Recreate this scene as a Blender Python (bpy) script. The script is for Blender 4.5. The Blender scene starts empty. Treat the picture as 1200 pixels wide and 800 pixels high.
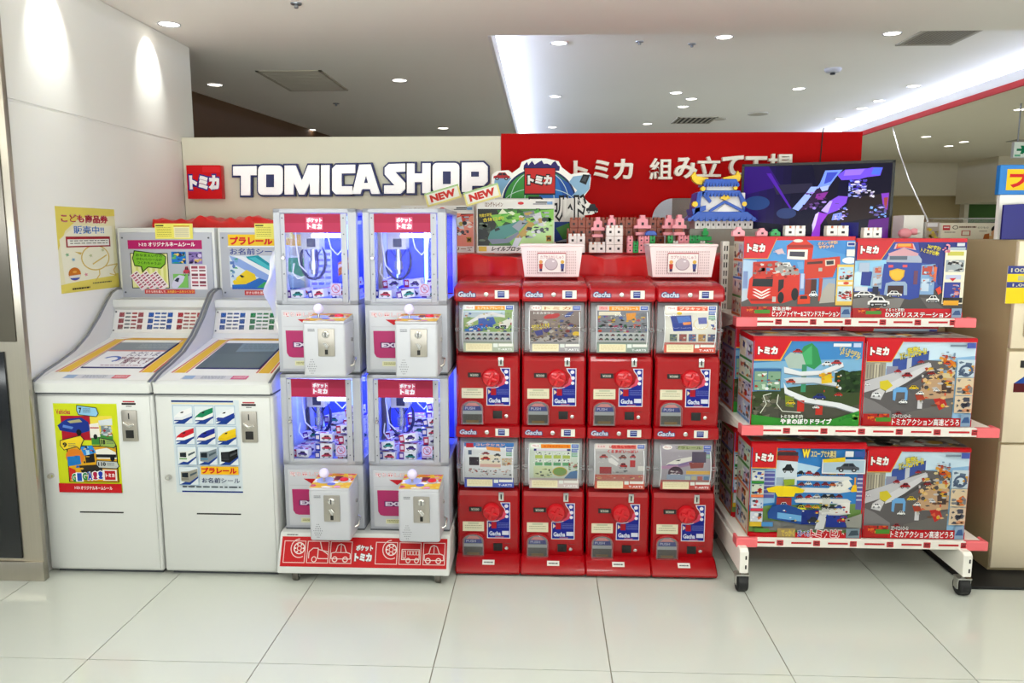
import bpy, bmesh, math, random
from mathutils import Vector, Matrix
R = random.Random(11)
sc = bpy.context.scene
C = sc.collection

# ---------------------------------------------------------------- camera
F_PX, CAM_H = 900.0, 1.45
TH = math.atan(125 / F_PX)
PS = math.atan(37 * math.cos(TH) / F_PX)
cd = bpy.data.cameras.new('camera'); cam = bpy.data.objects.new('camera', cd); C.objects.link(cam)
cd.sensor_width = 36; cd.lens = F_PX / 1200 * 36; cd.clip_start = .05
cam.location = (0, 0, CAM_H); cam.rotation_euler = (math.pi / 2 - TH, 0, PS)
sc.camera = cam

# ---------------------------------------------------------------- world, exposure, big lights
w = bpy.data.worlds.new('world'); sc.world = w; w.use_nodes = True
w.node_tree.nodes['Background'].inputs[0].default_value = (.95, 1.0, .985, 1)
w.node_tree.nodes['Background'].inputs[1].default_value = .56
sc.view_settings.view_transform = 'Standard'; sc.view_settings.look = 'None'
sc.view_settings.gamma = 1; sc.view_settings.use_curve_mapping = False
sc.view_settings.exposure = -0.06
sc.cycles.use_denoising = True
sc.cycles.max_bounces = 8; sc.cycles.transparent_max_bounces = 24
sc.cycles.sample_clamp_indirect = 6
sc.cycles.caustics_reflective = False; sc.cycles.caustics_refractive = False
CEILING_FILL_W = 400
CORRIDOR_W, SHOP_W, WASH_W, CRANE_W, COVE_W = 21, 84, 14, 4.5, 230

# added fill uplight behind the camera, standing in for the mall's indirect lighting
l = bpy.data.lights.new('ceiling_fill', 'AREA'); l.shape = 'RECTANGLE'; l.size = 9; l.size_y = 1.5; l.energy = CEILING_FILL_W; l.color = (.95, .99, .97)
o = bpy.data.objects.new('ceiling_fill', l); C.objects.link(o); o.location = (0, -.5, 1.25); o.rotation_euler = (math.radians(166), 0, 0)

# a pixel of the 1200x800 photograph, met with a plane of the place (X=, Y= or Z=), gives a point
_F0 = Vector((-math.sin(PS), math.cos(PS), 0)); _R = Vector((math.cos(PS), math.sin(PS), 0)); _Z = Vector((0, 0, 1))
_F = math.cos(TH) * _F0 - math.sin(TH) * _Z; _U = math.sin(TH) * _F0 + math.cos(TH) * _Z
def at(x, y, **k):
    d = _F + _R * ((x - 600) / F_PX) + _U * ((400 - y) / F_PX)
    (a, v), = k.items(); i = 'XYZ'.index(a); o = Vector((0, 0, CAM_H))
    return o + d * ((v - o[i]) / d[i])

# ---------------------------------------------------------------- materials
def lin(h):
    if not isinstance(h, str): return tuple(h[:3]) + (1,)
    o = []
    for i in (0, 2, 4):
        c = int(h[i:i + 2], 16) / 255
        o.append(c / 12.92 if c <= .04045 else ((c + .055) / 1.055) ** 2.4)
    return tuple(o) + (1,)
MATS = {}
def mat(name, hexc, rough=.45, metal=0., var=.05, scale=6., bump=0., bscale=40., coat=0., emis=0., ehex=None, sheen=0., stretch=None, spec=.5, trans=0.):
    m = bpy.data.materials.new(name); m.use_nodes = True; nt = m.node_tree; N = nt.nodes; L = nt.links
    b = N['Principled BSDF']; c = lin(hexc)
    b.inputs['Roughness'].default_value = rough; b.inputs['Metallic'].default_value = metal
    b.inputs['Coat Weight'].default_value = coat; b.inputs['Coat Roughness'].default_value = .08
    b.inputs['Specular IOR Level'].default_value = spec
    if sheen: b.inputs['Sheen Weight'].default_value = sheen
    if trans: b.inputs['Transmission Weight'].default_value = trans
    tc = N.new('ShaderNodeTexCoord'); src = tc.outputs['Object']
    if stretch:
        mp = N.new('ShaderNodeMapping'); mp.inputs['Scale'].default_value = stretch
        L.new(src, mp.inputs['Vector']); src = mp.outputs['Vector']
    nz = N.new('ShaderNodeTexNoise'); nz.inputs['Scale'].default_value = scale; nz.inputs['Detail'].default_value = 3
    L.new(src, nz.inputs['Vector'])
    rp = N.new('ShaderNodeMapRange'); rp.inputs['To Min'].default_value = 1 - var; rp.inputs['To Max'].default_value = 1 + var
    L.new(nz.outputs['Fac'], rp.inputs['Value'])
    mx = N.new('ShaderNodeMix'); mx.data_type = 'RGBA'; mx.blend_type = 'MULTIPLY'; mx.inputs['Factor'].default_value = 1
    mx.inputs['A'].default_value = c; L.new(rp.outputs['Result'], mx.inputs['B']); L.new(mx.outputs['Result'], b.inputs['Base Color'])
    if bump:
        n2 = N.new('ShaderNodeTexNoise'); n2.inputs['Scale'].default_value = bscale; L.new(src, n2.inputs['Vector'])
        bp = N.new('ShaderNodeBump'); bp.inputs['Strength'].default_value = bump; bp.inputs['Distance'].default_value = .002
        L.new(n2.outputs['Fac'], bp.inputs['Height']); L.new(bp.outputs['Normal'], b.inputs['Normal'])
    if emis:
        b.inputs['Emission Color'].default_value = lin(ehex or hexc); b.inputs['Emission Strength'].default_value = emis
    MATS[name] = m; return m
def print_mat(name, rough=.4, emis=0., coat=0., spec=.22):
    m = bpy.data.materials.new(name); m.use_nodes = True; N = m.node_tree.nodes; L = m.node_tree.links
    b = N['Principled BSDF']; a = N.new('ShaderNodeAttribute'); a.attribute_name = 'Col'
    b.inputs['Roughness'].default_value = rough; b.inputs['Coat Weight'].default_value = coat; b.inputs['Specular IOR Level'].default_value = spec
    L.new(a.outputs['Color'], b.inputs['Base Color'])
    if emis:
        L.new(a.outputs['Color'], b.inputs['Emission Color']); b.inputs['Emission Strength'].default_value = emis
    MATS[name] = m; return m
def clear_mat(name, tint=(1, 1, 1), gloss=.6, rough=.04, haze=0., hcol='ffffff', edge=.0):
    m = bpy.data.materials.new(name); m.use_nodes = True; N = m.node_tree.nodes; L = m.node_tree.links
    N.remove(N['Principled BSDF']); out = N['Material Output']
    t = N.new('ShaderNodeBsdfTransparent'); t.inputs[0].default_value = (*tint, 1)
    g = N.new('ShaderNodeBsdfGlossy'); g.inputs['Roughness'].default_value = rough
    fr = N.new('ShaderNodeFresnel'); fr.inputs[0].default_value = 1.45
    mu = N.new('ShaderNodeMath'); mu.operation = 'MULTIPLY'; mu.inputs[1].default_value = gloss; L.new(fr.outputs[0], mu.inputs[0])
    mx = N.new('ShaderNodeMixShader'); L.new(mu.outputs[0], mx.inputs[0]); L.new(t.outputs[0], mx.inputs[1]); L.new(g.outputs[0], mx.inputs[2])
    last = mx
    if haze or edge:
        d = N.new('ShaderNodeBsdfPrincipled'); d.inputs['Base Color'].default_value = lin(hcol); d.inputs['Roughness'].default_value = .3
        m2 = N.new('ShaderNodeMixShader'); lw = N.new('ShaderNodeLayerWeight'); lw.inputs[0].default_value = .35; mr = N.new('ShaderNodeMapRange'); mr.inputs['To Min'].default_value = haze; mr.inputs['To Max'].default_value = min(1, haze + edge); L.new(lw.outputs['Facing'], mr.inputs['Value']); L.new(mr.outputs['Result'], m2.inputs[0])
        L.new(mx.outputs[0], m2.inputs[1]); L.new(d.outputs[0], m2.inputs[2]); last = m2
    L.new(last.outputs[0], out.inputs[0]); MATS[name] = m; return m

mat('tile', 'cbcec6', .12, var=.03, scale=1.3, coat=.2)
mat('low_bounce_floor', '7d7264', .35, var=.1, scale=2)  # unseen floor behind the partition, made dark to cut bounce onto the ceiling
mat('grout', '8f897a', .7)
mat('wall_white', 'f0efea', .55, var=.015, scale=2, bump=.05)
mat('wall_cream', 'e0ddc9', .55, var=.02, scale=2, bump=.05)
mat('wall_red', 'b80002', .5, var=.04, scale=1.5, spec=.08)
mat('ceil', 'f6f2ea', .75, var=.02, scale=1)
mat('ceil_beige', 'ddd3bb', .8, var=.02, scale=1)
mat('ceil_grey', 'aeaba0', .8, var=.02, scale=1)
mat('brown_wall', '5b4029', .6, var=.15, scale=3)
mat('beige_wall', 'b29e74', .7, var=.08, scale=2)
mat('green_wall', '3c6420', .7, var=.1)
mat('trim_red', 'c8141c', .5)
mat('steel', 'b9b2a6', .28, 1, var=.06, scale=3, stretch=(60, 60, .6))
mat('steel_dark', '6f6a63', .3, 1, var=.1, scale=2)
mat('black_glass', '15181c', .12, var=.02)
mat('white_paint', 'd3d4d2', .38, var=.012, scale=3, coat=.1)
mat('white_plastic', 'bfc0c7', .35, var=.012, scale=3)
mat('cool_white', 'adafb9', .35, var=.012, scale=3)
mat('grey_plastic', 'c9cbd2', .4)
mat('seam', '5b5d63', .6)
mat('chrome', 'd6d4d0', .22, 1, var=.04)
mat('brushed', 'b7b1a8', .38, 1, var=.08, scale=3, stretch=(80, 2, 2))
mat('black', '0d0c0d', .5)
mat('rubber', '1a1a1b', .65)
mat('dark_navy', '151a55', .4)
mat('navy', '17225f', .45)
mat('sign_white', 'fbfbfb', .35, var=.005)
mat('letter_lit', 'ffffff', .35, var=.005, emis=.2)
mat('letter_white', 'f6f1e4', .5, var=.01)
mat('sign_red', 'da0f1e', .35)
mat('gacha_red', '9e030d', .25, var=.05, scale=2, coat=.35, spec=.3)
mat('gacha_red_in', '6d0a10', .45)
mat('knob_red', 'c80d1a', .2, coat=.6, spec=.3)
mat('cloth_red', 'd40c14', .36, var=.1, scale=9, sheen=.1, spec=.3)
mat('cloth_satin', 'd81a16', .3, var=.15, scale=12, sheen=.1, spec=.4)
mat('magenta', 'a5125c', .3, var=.1, scale=5)
mat('pink_panel', 'b03050', .4)
mat('grey_metal', '8d8f95', .4, .8)
mat('claw_dark', '23285f', .35)
mat('claw_metal', 'b6bcd0', .25, .9)
mat('cable_white', 'eef0f6', .5)
mat('crane_back', '3f4ecb', .35, var=.1, scale=4, stretch=(30, 1, 1))
mat('crane_side', '8f9ae6', .35, var=.04)
mat('lamp', 'ffffff', .5, emis=9, ehex='fff6e6', var=0)
mat('lamp_cool', 'ffffff', .5, emis=5, ehex='e3e8ff', var=0)
mat('led_cyan', 'c8ecff', .5, emis=1.6, ehex='a8dcff', var=0)
mat('led_blue', 'c6ccff', .5, emis=2.2, ehex='8f9cff', var=0)
mat('joy_ball', 'dcd6ee', .25, emis=.12, ehex='d9c4ff')
mat('rack_white', 'f0ece4', .42, var=.02)
mat('rack_back', 'b9b0a0', .55, var=.04)
mat('cap_pink', 'ea6a70', .3, coat=.2)
mat('cab_beige', 'ddcfb4', .45, var=.03, scale=2)
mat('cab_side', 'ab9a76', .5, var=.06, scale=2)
mat('box_white', 'efece6', .5)
mat('box_red', 'c91421', .4)
mat('blk_white', 'efe9e4', .35); mat('blk_pink', 'f29aa6', .35); mat('blk_green', '12a04a', .3)
mat('blk_brown', '8f3a14', .35); mat('blk_blue', '0a50b8', .28); mat('blk_grey', '8a857c', .4)
mat('blk_yellow', 'f2c80f', .3); mat('blk_hole', '2a2224', .6); mat('blk_orange', 'e0784a', .4)
mat('tv_black', '121215', .25, var=.02)
mat('basket', 'e9d4d5', .4, var=.03)
mat('blue_sign', '1273c0', .4); mat('navy_panel', '08066e', .4)
mat('vent', 'b3ac9c', .55); mat('vent_dark', '2f2c27', .7)
mat('exit_green', '15966a', .5); mat('exit_white', 'f4fff8', .5, emis=.8)
mat('pane_blue', 'c9d6dd', .15); mat('pane_grey', '8d877f', .3)
print_mat('print'); print_mat('print_gloss', .3, spec=.3); print_mat('print_lit', .4, emis=.12); print_mat('screen', .15, emis=.95)
clear_mat('glass', (.97, .98, 1), .12); clear_mat('acrylic', (.995, .995, .995), .5, .06, .0, 'e4e5e7', .6)
clear_mat('film', (.95, .96, .98), .5, .2, .85, 'f4f3f0')

# ---------------------------------------------------------------- mesh builder
class B:
    def __init__(s): s.bm = bmesh.new()
    def _m(s, vs, m):
        for f in {f for v in vs for f in v.link_faces}: f.material_index = m
    def box(s, x0, x1, y0, y1, z0, z1, m=0, bev=0, seg=2, mx=None):
        vs = bmesh.ops.create_cube(s.bm, size=1)['verts']
        for v in vs:
            v.co = Vector((x0 + (v.co.x + .5) * (x1 - x0), y0 + (v.co.y + .5) * (y1 - y0), z0 + (v.co.z + .5) * (z1 - z0)))
        s._m(vs, m)
        if bev:
            es = list({e for v in vs for e in v.link_edges})
            r = bmesh.ops.bevel(s.bm, geom=es, offset=bev, segments=seg, affect='EDGES', profile=.5)
            for f in r['faces']: f.material_index = m
            vs = list({v for f in r['faces'] for v in f.verts})
        if mx is not None:
            for v in vs: v.co = mx @ v.co
        return s
    def prism(s, pts, d0, d1, ax='y', m=0, mc=None, bev=0):
        # pts in the plane normal to ax ('y': x,z  'x': y,z  'z': x,y), extruded from d0 to d1
        def P(p, d): return {'y': (p[0], d, p[1]), 'x': (d, p[0], p[1]), 'z': (p[0], p[1], d)}[ax]
        a = [s.bm.verts.new(P(p, d0)) for p in pts]; b = [s.bm.verts.new(P(p, d1)) for p in pts]
        n = len(pts); fs = []
        for i in range(n):
            j = (i + 1) % n; f = s.bm.faces.new((a[i], a[j], b[j], b[i])); f.material_index = m; fs.append(f)
        for ring in (a[::-1], b):
            f = s.bm.faces.new(ring); f.material_index = m if mc is None else mc; fs.append(f)
        bmesh.ops.recalc_face_normals(s.bm, faces=fs)
        if bev:
            es = list({e for f in fs[-2:] for e in f.edges})
            r = bmesh.ops.bevel(s.bm, geom=es, offset=bev, segments=1, affect='EDGES')
            for f in r['faces']: f.material_index = m
        return s
    def tube(s, path, r, n=8, m=0, cap=True, closed=False):
        P = [Vector(p) for p in path]; rings = []; k = len(P)
        rr = r if isinstance(r, (list, tuple)) else [r] * k
        up = Vector((0, 0, 1)); prev = None
        for i, p in enumerate(P):
            if closed: d = P[(i + 1) % k] - P[i - 1]
            else: d = P[min(i + 1, k - 1)] - P[max(i - 1, 0)]
            d = d.normalized() if d.length > 1e-9 else Vector((0, 0, 1))
            if prev is None:
                a = d.cross(up if abs(d.z) < .9 else Vector((1, 0, 0))).normalized()
            else:
                a = (prev - d * prev.dot(d)); a = a.normalized() if a.length > 1e-6 else d.cross(up).normalized()
            prev = a; b = d.cross(a)
            rings.append([s.bm.verts.new(p + (a * math.cos(t) + b * math.sin(t)) * rr[i]) for t in [2 * math.pi * q / n for q in range(n)]])
        for i in range(k if closed else k - 1):
            A, Bq = rings[i], rings[(i + 1) % k]
            for q in range(n):
                f = s.bm.faces.new((A[q], A[(q + 1) % n], Bq[(q + 1) % n], Bq[q])); f.material_index = m
        if cap and not closed:
            f = s.bm.faces.new(rings[0][::-1]); f.material_index = m
            f = s.bm.faces.new(rings[-1]); f.material_index = m
        return s
    def cyl(s, p0, p1, r, n=16, m=0, r1=None): return s.tube([p0, p1], [r, r if r1 is None else r1], n, m)
    def lathe(s, prof, c=(0, 0, 0), ax='z', n=20, m=0):
        # prof: (radius, height) pairs along ax
        c = Vector(c); rings = []
        A, U, V = {'z': ((0, 0, 1), (1, 0, 0), (0, 1, 0)), 'y': ((0, -1, 0), (1, 0, 0), (0, 0, 1)), 'x': ((1, 0, 0), (0, 1, 0), (0, 0, 1))}[ax]
        A, U, V = Vector(A), Vector(U), Vector(V)
        for r, h in prof:
            if r < 1e-6: rings.append([s.bm.verts.new(c + A * h)])
            else: rings.append([s.bm.verts.new(c + A * h + (U * math.cos(2 * math.pi * q / n) + V * math.sin(2 * math.pi * q / n)) * r) for q in range(n)])
        fs = []
        for a, b in zip(rings, rings[1:]):
            for q in range(n):
                j = (q + 1) % n
                if len(a) == 1 and len(b) == 1: continue
                if len(a) == 1: fs.append(s.bm.faces.new((a[0], b[j], b[q])))
                elif len(b) == 1: fs.append(s.bm.faces.new((a[q], a[j], b[0])))
                else: fs.append(s.bm.faces.new((a[q], a[j], b[j], b[q])))
        for f in fs: f.material_index = m
        bmesh.ops.recalc_face_normals(s.bm, faces=fs)
        return s
    def ball(s, c, r, m=0, sz=(1, 1, 1), seg=14):
        vs = bmesh.ops.create_uvsphere(s.bm, u_segments=seg, v_segments=max(6, seg // 2 + 1), radius=r)['verts']
        for v in vs: v.co = Vector((v.co.x * sz[0] + c[0], v.co.y * sz[1] + c[1], v.co.z * sz[2] + c[2]))
        s._m(vs, m); return s
    def xf(s, mx):
        bmesh.ops.transform(s.bm, matrix=mx, verts=s.bm.verts[:]); return s
    def done(s, name, mats, parent=None, smooth=35, loc=None):
        me = bpy.data.meshes.new(name); s.bm.to_mesh(me); s.bm.free()
        for k in ([mats] if isinstance(mats, str) else mats): me.materials.append(MATS[k])
        if smooth:
            me.polygons.foreach_set('use_smooth', [True] * len(me.polygons)); me.set_sharp_from_angle(angle=math.radians(smooth))
        o = bpy.data.objects.new(name, me); C.objects.link(o); o.parent = parent
        if loc is not None: o.location = loc
        if name in ('screws', 'slots'): o['kind'] = 'stuff'      # too small to pick apart singly
        return o
def tag(o, label=None, cat=None, group=None, kind=None):
    for k, v in (('label', label), ('category', cat), ('group', group), ('kind', kind)):
        if v: o[k] = v
    return o
def thing(name, loc, label, cat, group=None, rz=0., kind=None):
    o = bpy.data.objects.new(name, None); C.objects.link(o); o.location = loc; o.rotation_euler = (0, 0, rz)
    o.empty_display_size = .05
    return tag(o, label, cat, group, kind)
def copy_tree(o, parent=None):
    c = o.copy(); C.objects.link(c); c.parent = parent
    for ch in list(o.children): copy_tree(ch, c)
    return c

# ---------------------------------------------------------------- lettering and flat print
_TX = {}
def glyphs(t, bold=0., ext=0., res=2):
    k = (t, bold, ext, res)
    if k not in _TX:
        c = bpy.data.curves.new('t', 'FONT'); c.body = t; c.resolution_u = res; c.offset = bold; c.extrude = ext
        o = bpy.data.objects.new('t', c); me = o.to_mesh()
        _TX[k] = ([v.co.copy() for v in me.vertices], [tuple(p.vertices) for p in me.polygons])
        o.to_mesh_clear(); bpy.data.objects.remove(o); bpy.data.curves.remove(c)
    return _TX[k]
def clip(poly, x0, y0, x1, y1):
    for ax, lim, sg in ((0, x0, 1), (0, x1, -1), (1, y0, 1), (1, y1, -1)):
        out = []
        for i, p in enumerate(poly):
            q = poly[i - 1]; ip = (p[ax] - lim) * sg >= -1e-9; iq = (q[ax] - lim) * sg >= -1e-9
            if ip != iq:
                t = (lim - q[ax]) / (p[ax] - q[ax]); out.append((q[0] + t * (p[0] - q[0]), q[1] + t * (p[1] - q[1])))
            if ip: out.append(p)
        poly = out
        if len(poly) < 3: return []
    return poly
class Art:
    """flat print: coloured shapes in a frame x0..x1, y0..y1 (y down), laid one over the other"""
    def __init__(s, x0, y0, x1, y1, bg=None):
        s.f = (x0, y0, x1, y1); s.p = []; s.l = 0
        if bg: s.rect(x0, y0, x1, y1, bg)
    def _add(s, poly, c):
        q = clip([(float(a), float(b)) for a, b in poly], *s.f)
        if len(q) >= 3: s.p.append((q, s.l, tuple(.85 * v ** 1.2 for v in lin(c)[:3]) + (1,)))
    def poly(s, pts, c, same=False):
        if not same: s.l += 1
        s._add(pts, c); return s
    def rect(s, x0, y0, x1, y1, c, same=False): return s.poly([(x0, y0), (x1, y0), (x1, y1), (x0, y1)], c, same)
    def ell(s, cx, cy, rx, ry, c, n=20, same=False, a0=0., a1=360.):
        k = [(cx + rx * math.cos(math.radians(a0 + (a1 - a0) * i / n)), cy + ry * math.sin(math.radians(a0 + (a1 - a0) * i / n))) for i in range(n + (a1 - a0 < 360))]
        return s.poly(k, c, same)
    def ring(s, cx, cy, rx, ry, wd, c, n=24, a0=0., a1=360.):
        s.l += 1; st = [math.radians(a0 + (a1 - a0) * i / n) for i in range(n + 1)]
        for a, b in zip(st, st[1:]):
            s._add([(cx + rx * math.cos(a), cy + ry * math.sin(a)), (cx + rx * math.cos(b), cy + ry * math.sin(b)),
                    (cx + (rx - wd) * math.cos(b), cy + (ry - wd) * math.sin(b)), (cx + (rx - wd) * math.cos(a), cy + (ry - wd) * math.sin(a))], c)
        return s
    def frame(s, x0, y0, x1, y1, wd, c):
        s.l += 1
        for r in ((x0, y0, x1, y0 + wd), (x0, y1 - wd, x1, y1), (x0, y0, x0 + wd, y1), (x1 - wd, y0, x1, y1)): s.rect(*r, c, True)
        return s
    def line(s, pts, wd, c):
        s.l += 1
        for (ax, ay), (bx, by) in zip(pts, pts[1:]):
            d = math.hypot(bx - ax, by - ay) or 1; nx, ny = -(by - ay) / d * wd / 2, (bx - ax) / d * wd / 2
            s._add([(ax + nx, ay + ny), (bx + nx, by + ny), (bx - nx, by - ny), (ax - nx, ay - ny)], c)
        return s
    def text(s, t, x0, y0, x1, y1, c, bold=.02, out=None, ow=.05, rot=0., shear=0.):
        if any('\u4e00' <= ch <= '\u9fff' for ch in t): bold, ow = min(bold, .014), min(ow, .03)   # dense characters close up when too bold
        vs, _ = glyphs(t, bold)
        if not vs: return s
        ax, bx = min(v.x for v in vs), max(v.x for v in vs); ay, by = min(v.y for v in vs), max(v.y for v in vs)
        cx, cy, ca, sa = (x0 + x1) / 2, (y0 + y1) / 2, math.cos(math.radians(rot)), math.sin(math.radians(rot))
        def mp(v):
            u = x0 + (v.x - ax) / (bx - ax or 1) * (x1 - x0) - cx; q = y1 - (v.y - ay) / (by - ay or 1) * (y1 - y0) - cy
            u -= shear * q
            return (cx + u * ca - q * sa, cy + u * sa + q * ca)
        for col, bd in (((out, bold + ow),) if out else ()) + ((c, bold),):
            V, Fc = glyphs(t, bd); s.l += 1; q = [mp(v) for v in V]
            for f in Fc: s._add([q[i] for i in f], col)
        return s
    def busy(s, x0, y0, x1, y1, cols, n, sz=(3, 10), seed=1):
        r = random.Random(seed)
        for i in range(n):
            if i % 6 == 0: s.l += 1
            cx, cy = r.uniform(x0, x1), r.uniform(y0, y1); a, b, t = r.uniform(*sz), r.uniform(*sz) * .6, r.uniform(0, 3.1)
            k = r.choice((3, 4, 4, 5, 6)); s._add([(min(max(cx + a * math.cos(t + 6.283 * j / k), x0), x1), min(max(cy + b * math.sin(t + 6.283 * j / k), y0), y1)) for j in range(k)], r.choice(cols))
        return s
    def lines(s, x0, y0, x1, y1, n, c, fill=.5, seed=3):
        r = random.Random(seed); s.l += 1; h = (y1 - y0) / n
        for i in range(n):
            x = x0
            while x < x1:
                wd = r.uniform(.05, .16) * (x1 - x0); s._add([(x, y0 + i * h), (min(x + wd, x1), y0 + i * h), (min(x + wd, x1), y0 + (i + fill) * h), (x, y0 + (i + fill) * h)], c); x += wd + .025 * (x1 - x0)
        return s
    def car(s, x, y, wd, h, c, face=1, win='2b3440'):
        g = lambda u, v: (x + (u if face > 0 else 1 - u) * wd, y + v * h)
        s.poly([g(0, .75), g(.02, .48), g(.2, .4), g(.34, .05), g(.72, .02), g(.86, .38), g(1, .5), g(1, .78)], c)
        s.poly([g(.27, .38), g(.37, .12), g(.52, .1), g(.52, .38)], win); s.poly([g(.56, .38), g(.56, .1), g(.7, .12), g(.8, .38)], win, True)
        for u in (.22, .78): s.ell(*g(u, .8), .11 * wd, .2 * h, '17171a', 12, u > .5)
        for u in (.22, .78): s.ell(*g(u, .8), .055 * wd, .1 * h, 'c9ccd2', 10, u > .5)
        return s
    def train(s, x, y, wd, h, c, nose='ffffff', band='1c4a9c'):
        g = lambda u, v: (x + u * wd, y + v * h)
        s.poly([g(0, .78), g(.06, .62), g(.3, .36), g(.55, .2), g(1, .0), g(1, .62), g(.45, .88), g(.1, .9)], c)
        s.poly([g(0, .82), g(.1, .7), g(.4, .72), g(1, .36), g(1, .62), g(.45, .9), g(.1, .92)], nose)
        s.poly([g(.02, .92), g(.45, .9), g(1, .62), g(1, .76), g(.55, 1), g(.0, 1)], band)
        s.poly([g(.34, .42), g(.44, .32), g(.56, .3), g(.5, .42)], '20242c'); return s
    def build(s, name, parent, O, U, V, w, h, m='print', eps=8e-5):
        O, U, V = Vector(O), Vector(U).normalized(), Vector(V).normalized(); N = V.cross(U)
        x0, y0, x1, y1 = s.f; vs, fs, cs = [], [], []
        for q, l, c in s.p:
            b = len(vs)
            for a, d in q: vs.append(O + U * ((a - x0) / (x1 - x0) * w) + V * ((d - y0) / (y1 - y0) * h) + N * (l * eps))
            fs.append(list(range(b, b + len(q)))); cs += [c] * len(q)
        me = bpy.data.meshes.new(name); me.from_pydata(vs, [], fs)
        at_ = me.color_attributes.new('Col', 'FLOAT_COLOR', 'CORNER'); at_.data.foreach_set('color', [x for c in cs for x in c])
        me.materials.append(MATS[m]); o = bpy.data.objects.new(name, me); C.objects.link(o); o.parent = parent
        return o
    def front(s, name, parent, x, y, ztop, w, h, m='print', **k):   # on a face that looks towards -Y
        return s.build(name, parent, (x, y, ztop), (1, 0, 0), (0, 0, -1), w, h, m, **k)
def offset_poly(P, d):
    n = len(P); A = sum(P[i][0] * P[(i + 1) % n][1] - P[(i + 1) % n][0] * P[i][1] for i in range(n)); sg = 1 if A > 0 else -1; out = []
    for i in range(n):
        a, b, c = Vector(P[i - 1]), Vector(P[i]), Vector(P[(i + 1) % n])
        e1, e2 = (b - a).normalized(), (c - b).normalized(); n1, n2 = Vector((e1.y, -e1.x)) * sg, Vector((e2.y, -e2.x)) * sg
        k = (n1 + n2); k = k / max(k.dot(n1), .35) if k.length > 1e-6 else n1
        out.append(tuple(b + k * d))
    return out
def rrect(x0, y0, x1, y1, r, n=5):
    o = []
    for cx, cy, a in ((x1 - r, y1 - r, 0), (x0 + r, y1 - r, 90), (x0 + r, y0 + r, 180), (x1 - r, y0 + r, 270)):
        o += [(cx + r * math.cos(math.radians(a + 90 * i / n)), cy + r * math.sin(math.radians(a + 90 * i / n))) for i in range(n + 1)]
    return o
X_, Z_ = (1, 0, 0), (0, 0, -1)
# ================================================================ the setting
ZC, ZR = 2.57, 2.76
def struct(o, label=None): return tag(o, label, None, None, 'structure')
# floor: a grout bed, single polished tiles in it, plain polished floor farther out
TX0, TY0, TW, TD = -1.562, 2.412, .5985, .93
KX, KY = range(-5, 8), range(-2, 2)
fx0, fx1, fy0, fy1 = TX0 + KX[0] * TW, TX0 + (KX[-1] + 1) * TW, TY0 + KY[0] * TD, TY0 + (KY[-1] + 1) * TD
b = B(); b.box(fx0, fx1, fy0, fy1, -.03, -.004, 1)
for q in ((-9, fx0, -7, 16), (fx1, 10, -7, 16), (fx0, fx1, -7, fy0)): b.box(q[0], q[1], q[2], min(q[3], 4.6), -.03, 0, 0)
b.box(fx0, fx1, fy1, 4.6, -.03, 0, 0); b.box(-9, -.3, 4.6, 16, -.03, 0, 2); b.box(-.3, 10, 4.6, 16, -.03, 0, 0)
floor = struct(b.done('floor', ['tile', 'grout', 'low_bounce_floor'], smooth=0), 'large cream polished stone tile floor with thin dark joints')
b = B(); b.box(.002, TW - .002, .002, TD - .002, -.012, 0); t0 = b.done('floor_tile', 'tile', floor)
for kx in KX:
    for ky in KY:
        o = t0 if kx == KX[0] and ky == KY[0] else t0.copy()
        if o is not t0: C.objects.link(o); o.parent = floor
        o.location = (TX0 + kx * TW, TY0 + ky * TD, 0)
# left wall: a lower and an upper panel with an open joint
wl = struct(B().box(-2.30, -2.146, 3.02, 4.74, 0, ZC).done('wall_left', 'wall_white'), 'white panelled wall beside the sticker kiosks')
B().box(-2.15, -2.14, 3.03, 4.57, 0, 1.982, 0, .002, 1).done('wall_panel', 'wall_white', wl)
B().box(-2.15, -2.14, 3.03, 4.745, 1.992, ZC - .004, 0, .002, 1).done('wall_panel', 'wall_white', wl)
# steel column at the left edge
co = struct(B().box(-2.75, -2.10, 3.0, 3.028, 0, ZC, 0, .003).done('column', 'steel'), 'brushed steel clad column at the left edge')
B().box(-2.74, -2.185, 2.99, 3.001, .10, .98, 0, .003).done('dark_panel', 'black_glass', co)
B().box(-2.74, -2.13, 2.993, 3.001, 1.02, 2.5, 0, .003).done('steel_panel', 'steel_dark', co)
B().box(-2.75, -2.098, 2.99, 3.001, 0, .085, 0, .003).done('kick_plate', 'steel', co)
# back partition: cream part and red part, the red one with a rounded window opening
ZT = 2.018
struct(B().box(-2.14, -.25, 4.57, 4.67, 0, ZT, 0, .003, 1).done('wall_back', 'wall_cream'), 'low cream partition wall carrying the lit shop name')
b = B()
# four side pieces around the rounded opening keep the faces simple
b.box(-.25, .625, 4.565, 4.67, 0, ZT + .012); b.box(1.55, 1.81, 4.565, 4.67, 0, ZT + .012)
b.box(.625, 1.55, 4.565, 4.67, 1.665, ZT + .012); b.box(.625, 1.55, 4.565, 4.67, 0, 1.15)
for cx, cz, a0, kx, kz in ((.755, 1.535, 90, .625, 1.665), (1.42, 1.535, 0, 1.55, 1.665)):
    arc = [(cx + .13 * math.cos(math.radians(a0 + 90 * i / 8)), cz + .13 * math.sin(math.radians(a0 + 90 * i / 8))) for i in range(9)]
    b.prism(arc + [(kx, kz)] if a0 == 0 else arc + [(kx, kz)], 4.565, 4.67, 'y')
wc = struct(b.done('wall_center', 'wall_red', smooth=0), 'red partition wall with raised white lettering and a rounded window')
b = B(); pts = [(.755 - .13 * math.cos(math.radians(90 * i / 10)), 1.535 + .13 * math.sin(math.radians(90 * i / 10))) for i in range(11)]
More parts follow.
